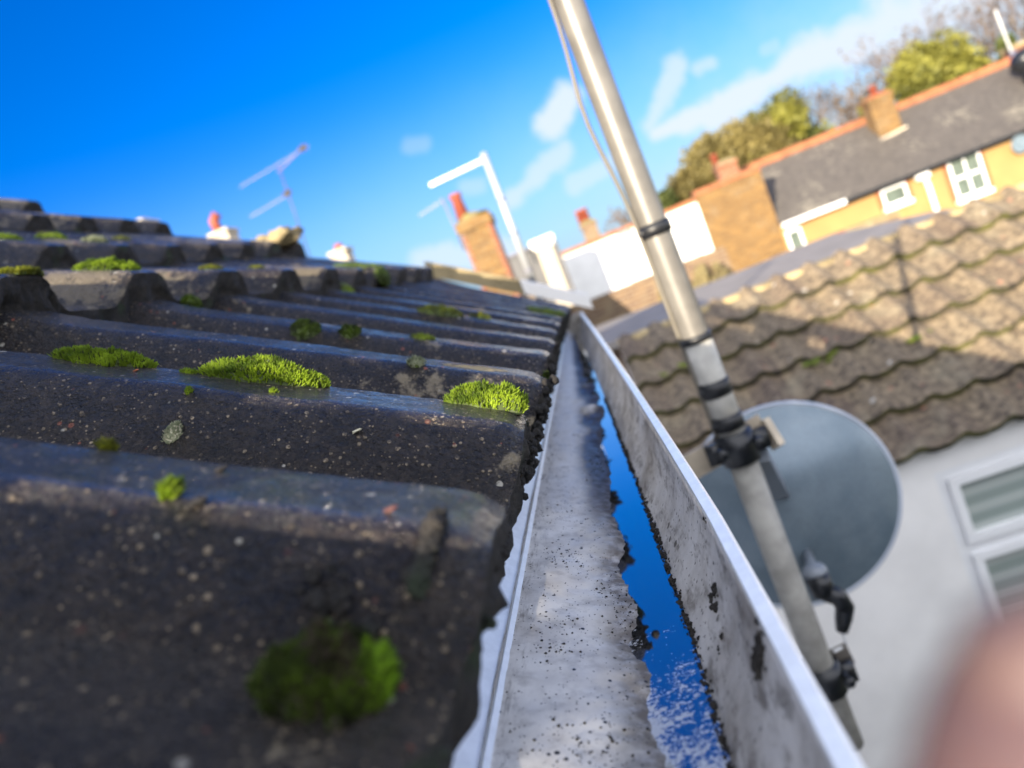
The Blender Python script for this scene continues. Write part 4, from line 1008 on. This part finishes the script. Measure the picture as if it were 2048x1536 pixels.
def leafy(px, py, Y, wpx, hpx, m, label, n=15000, leaf=.14, seed=0, cat='tree'):
    top = at(px, py, Y); w = wpx*Y/F; h = hpx*Y/F
    t = thing('tree', (top.x, Y, GROUND), label, cat, 'trees behind the terrace')
    bl = []
    for i in range(16):
        a = random.uniform(0, 2*math.pi); q = rnd()**.5; zz = rnd()
        rr = math.sin(math.pi*min(1, .25+zz*.75))**.7
        bl.append((Vector((top.x + math.cos(a)*q*w*.42*rr, Y + math.sin(a)*q*w*.42*rr, top.z - h*(1-zz)*.92 - w*.1)), w*random.uniform(.16, .27)))
    crown(t, 'crown', bl, m, n, leaf)
    mb = MB(); mb.tube([(top.x, Y, GROUND), (top.x+.1, Y, top.z-h*.8), (top.x, Y, top.z-h*.25)], [.35, .22, .06], 8)
    for i in range(6):
        c_ = bl[i][0]; mb.tube([(top.x+.05, Y, top.z-h*.8), (Vector((top.x, Y, top.z-h*.6))+c_)/2, c_], [.14, .08, .03], 6)
    obj('trunk', mb, m_bark, t, True); return t
def bare(px, py, Y, wpx, hpx, label, dense=6, leaf_n=500):
    top = at(px, py, Y); w = wpx*Y/F; h = hpx*Y/F
    t = thing('bare_tree', (top.x, Y, GROUND), label, 'tree', 'trees behind the terrace')
    mb = MB(); tw = MB(); tips = []
    fork = Vector((top.x, Y, top.z-h*.95)); mb.tube([(top.x, Y, GROUND), fork], [.32, .20], 8)
    def grow(p, d, l_, r, lev):
        q = p + d*l_*.5 + Vector((random.gauss(0, .05), random.gauss(0, .05), 0))*l_; e = q + norm(d + Vector((random.gauss(0, .15), random.gauss(0, .15), .12)))*l_*.5
        (mb if lev < 2 else tw).tube([p, q, e], [r, r*.8, r*.55], 6 if lev < 2 else 3, False)
        if lev >= 4: tips.append(e); return
        for i in range(3 if lev < 3 else 4):
            dd = norm(d + Vector((random.gauss(0, .5), random.gauss(0, .5), random.gauss(.12, .3))))
            grow(p + (e-p)*random.uniform(.45, 1.0), dd, l_*random.uniform(.55, .75), r*.5, lev+1)
    for i in range(dense):
        a = 2*math.pi*i/dense + rnd(); grow(fork, norm(Vector((math.cos(a)*.55*w/h*1.2, math.sin(a)*.55*w/h*1.2, 1))), h*.42, .11, 0)
    obj('trunk', mb, m_bark, t, True); obj('twigs', tw, m_twig, t)
    if leaf_n: crown(t, 'last_leaves', [(e, .5) for e in random.sample(tips, min(len(tips), 60))], m_leaf_a, leaf_n, .10)
    return t
leafy(1440, 300, 41, 200, 200, m_leaf_y, 'dull yellow tree filling the gap behind the low olive tree')
leafy(1360, 345, 41, 150, 160, m_leaf_b, 'olive tree at the far left end of the tree line beside the mast')
leafy(1400, 285, 40, 190, 210, m_leaf_b, 'low olive brown tree second from the left end of the tree line')
leafy(1325, 385, 40, 130, 150, m_leaf_g, 'small dull green bush just right of the mast above the white wall')
leafy(1478, 228, 40, 180, 230, m_leaf_b, 'rounded brownish tree behind the brick house chimney')
leafy(1556, 200, 40, 170, 210, m_leaf_y, 'yellow green leafy tree left of the bare twiggy tree', n=14000)
leafy(1830, 92, 40, 210, 190, m_leaf_y, 'large domed yellow green tree above the slate ridge', n=20000)
leafy(1910, 165, 40, 120, 110, m_leaf_g, 'low green shoulder on the right of the domed tree')
leafy(1740, 205, 40, 80, 110, m_leaf_y, 'small yellow green tree just behind the slate roof chimney')
leafy(1992, 62, 38, 50, 130, m_leaf_g, 'narrow ivy covered tree near the top right corner')
leafy(1625, 268, 40, 100, 100, m_leaf_g, 'low green bush under the bare reddish tree')
leafy(1520, 225, 41, 150, 200, m_leaf_y, 'yellow green tree between the rounded brownish tree and the bare twiggy tree')
bare(1580, 150, 42, 120, 170, 'bare grey brown tree with a fan of fine twigs, middle of the tree line')
bare(1690, 150, 42, 110, 160, 'bare reddish tree left of the slate roof chimney', leaf_n=900)
bare(1790, 30, 44, 150, 200, 'tall sparse bare tree behind the domed tree, left one')
bare(1890, -10, 44, 150, 230, 'tall sparse bare tree behind the domed tree, right one')
bare(1985, -70, 42, 150, 250, 'tallest bare tree in the top right corner', leaf_n=700)
bare(1250, 400, 45, 60, 100, 'faint bare tree left of the mast above the white house', leaf_n=200)
wd = MB()
for i in range(46):
    x = -60 + i*5.5; r = random.uniform(3.5, 5)
    for j in range(3): wd.blob((x+random.uniform(-2, 2), 90+random.uniform(-4, 4), GROUND+random.uniform(0, 2.0)), r*.6, 6, .5, seed=i*3+j)
tag(obj('far_woodland', wd, m_leaf_g), 'low dark far belt of trees along the horizon', 'woodland', kind='stuff')

# ------------------------------------------------------------------ finger near the lens
fz = .046
def cp_(px, py, d): return norm(ray(px, py))*d
A_, B_ = cp_(2030, 1990, .052), cp_(2400, 1280, .050)
fm = MB(); axv = B_-A_; pts = []; rad = []
for i in range(22):
    t = i/21; pts.append(A_ + axv*(t*1.25-.25)); e = max(0, (t-.72)/.28)
    rad.append((.0082 + .0005*math.cos(t*9))*math.sqrt(max(.02, 1-e*e)))
fm.tube(pts, rad, 28)
fg = thing('finger', A_, 'out of focus pink finger close up in the lower right corner', 'finger')
obj('finger_flesh', fm, m_skin, fg, True)
nl = MB(); n_ = norm(axv); tv = norm(n_.cross(fwd)); 
nl.blob(A_ + axv*.78 + tv*.0055, .0045, 6, .1, (1, 1, .8)); obj('nail', nl, m_nail, fg, True)
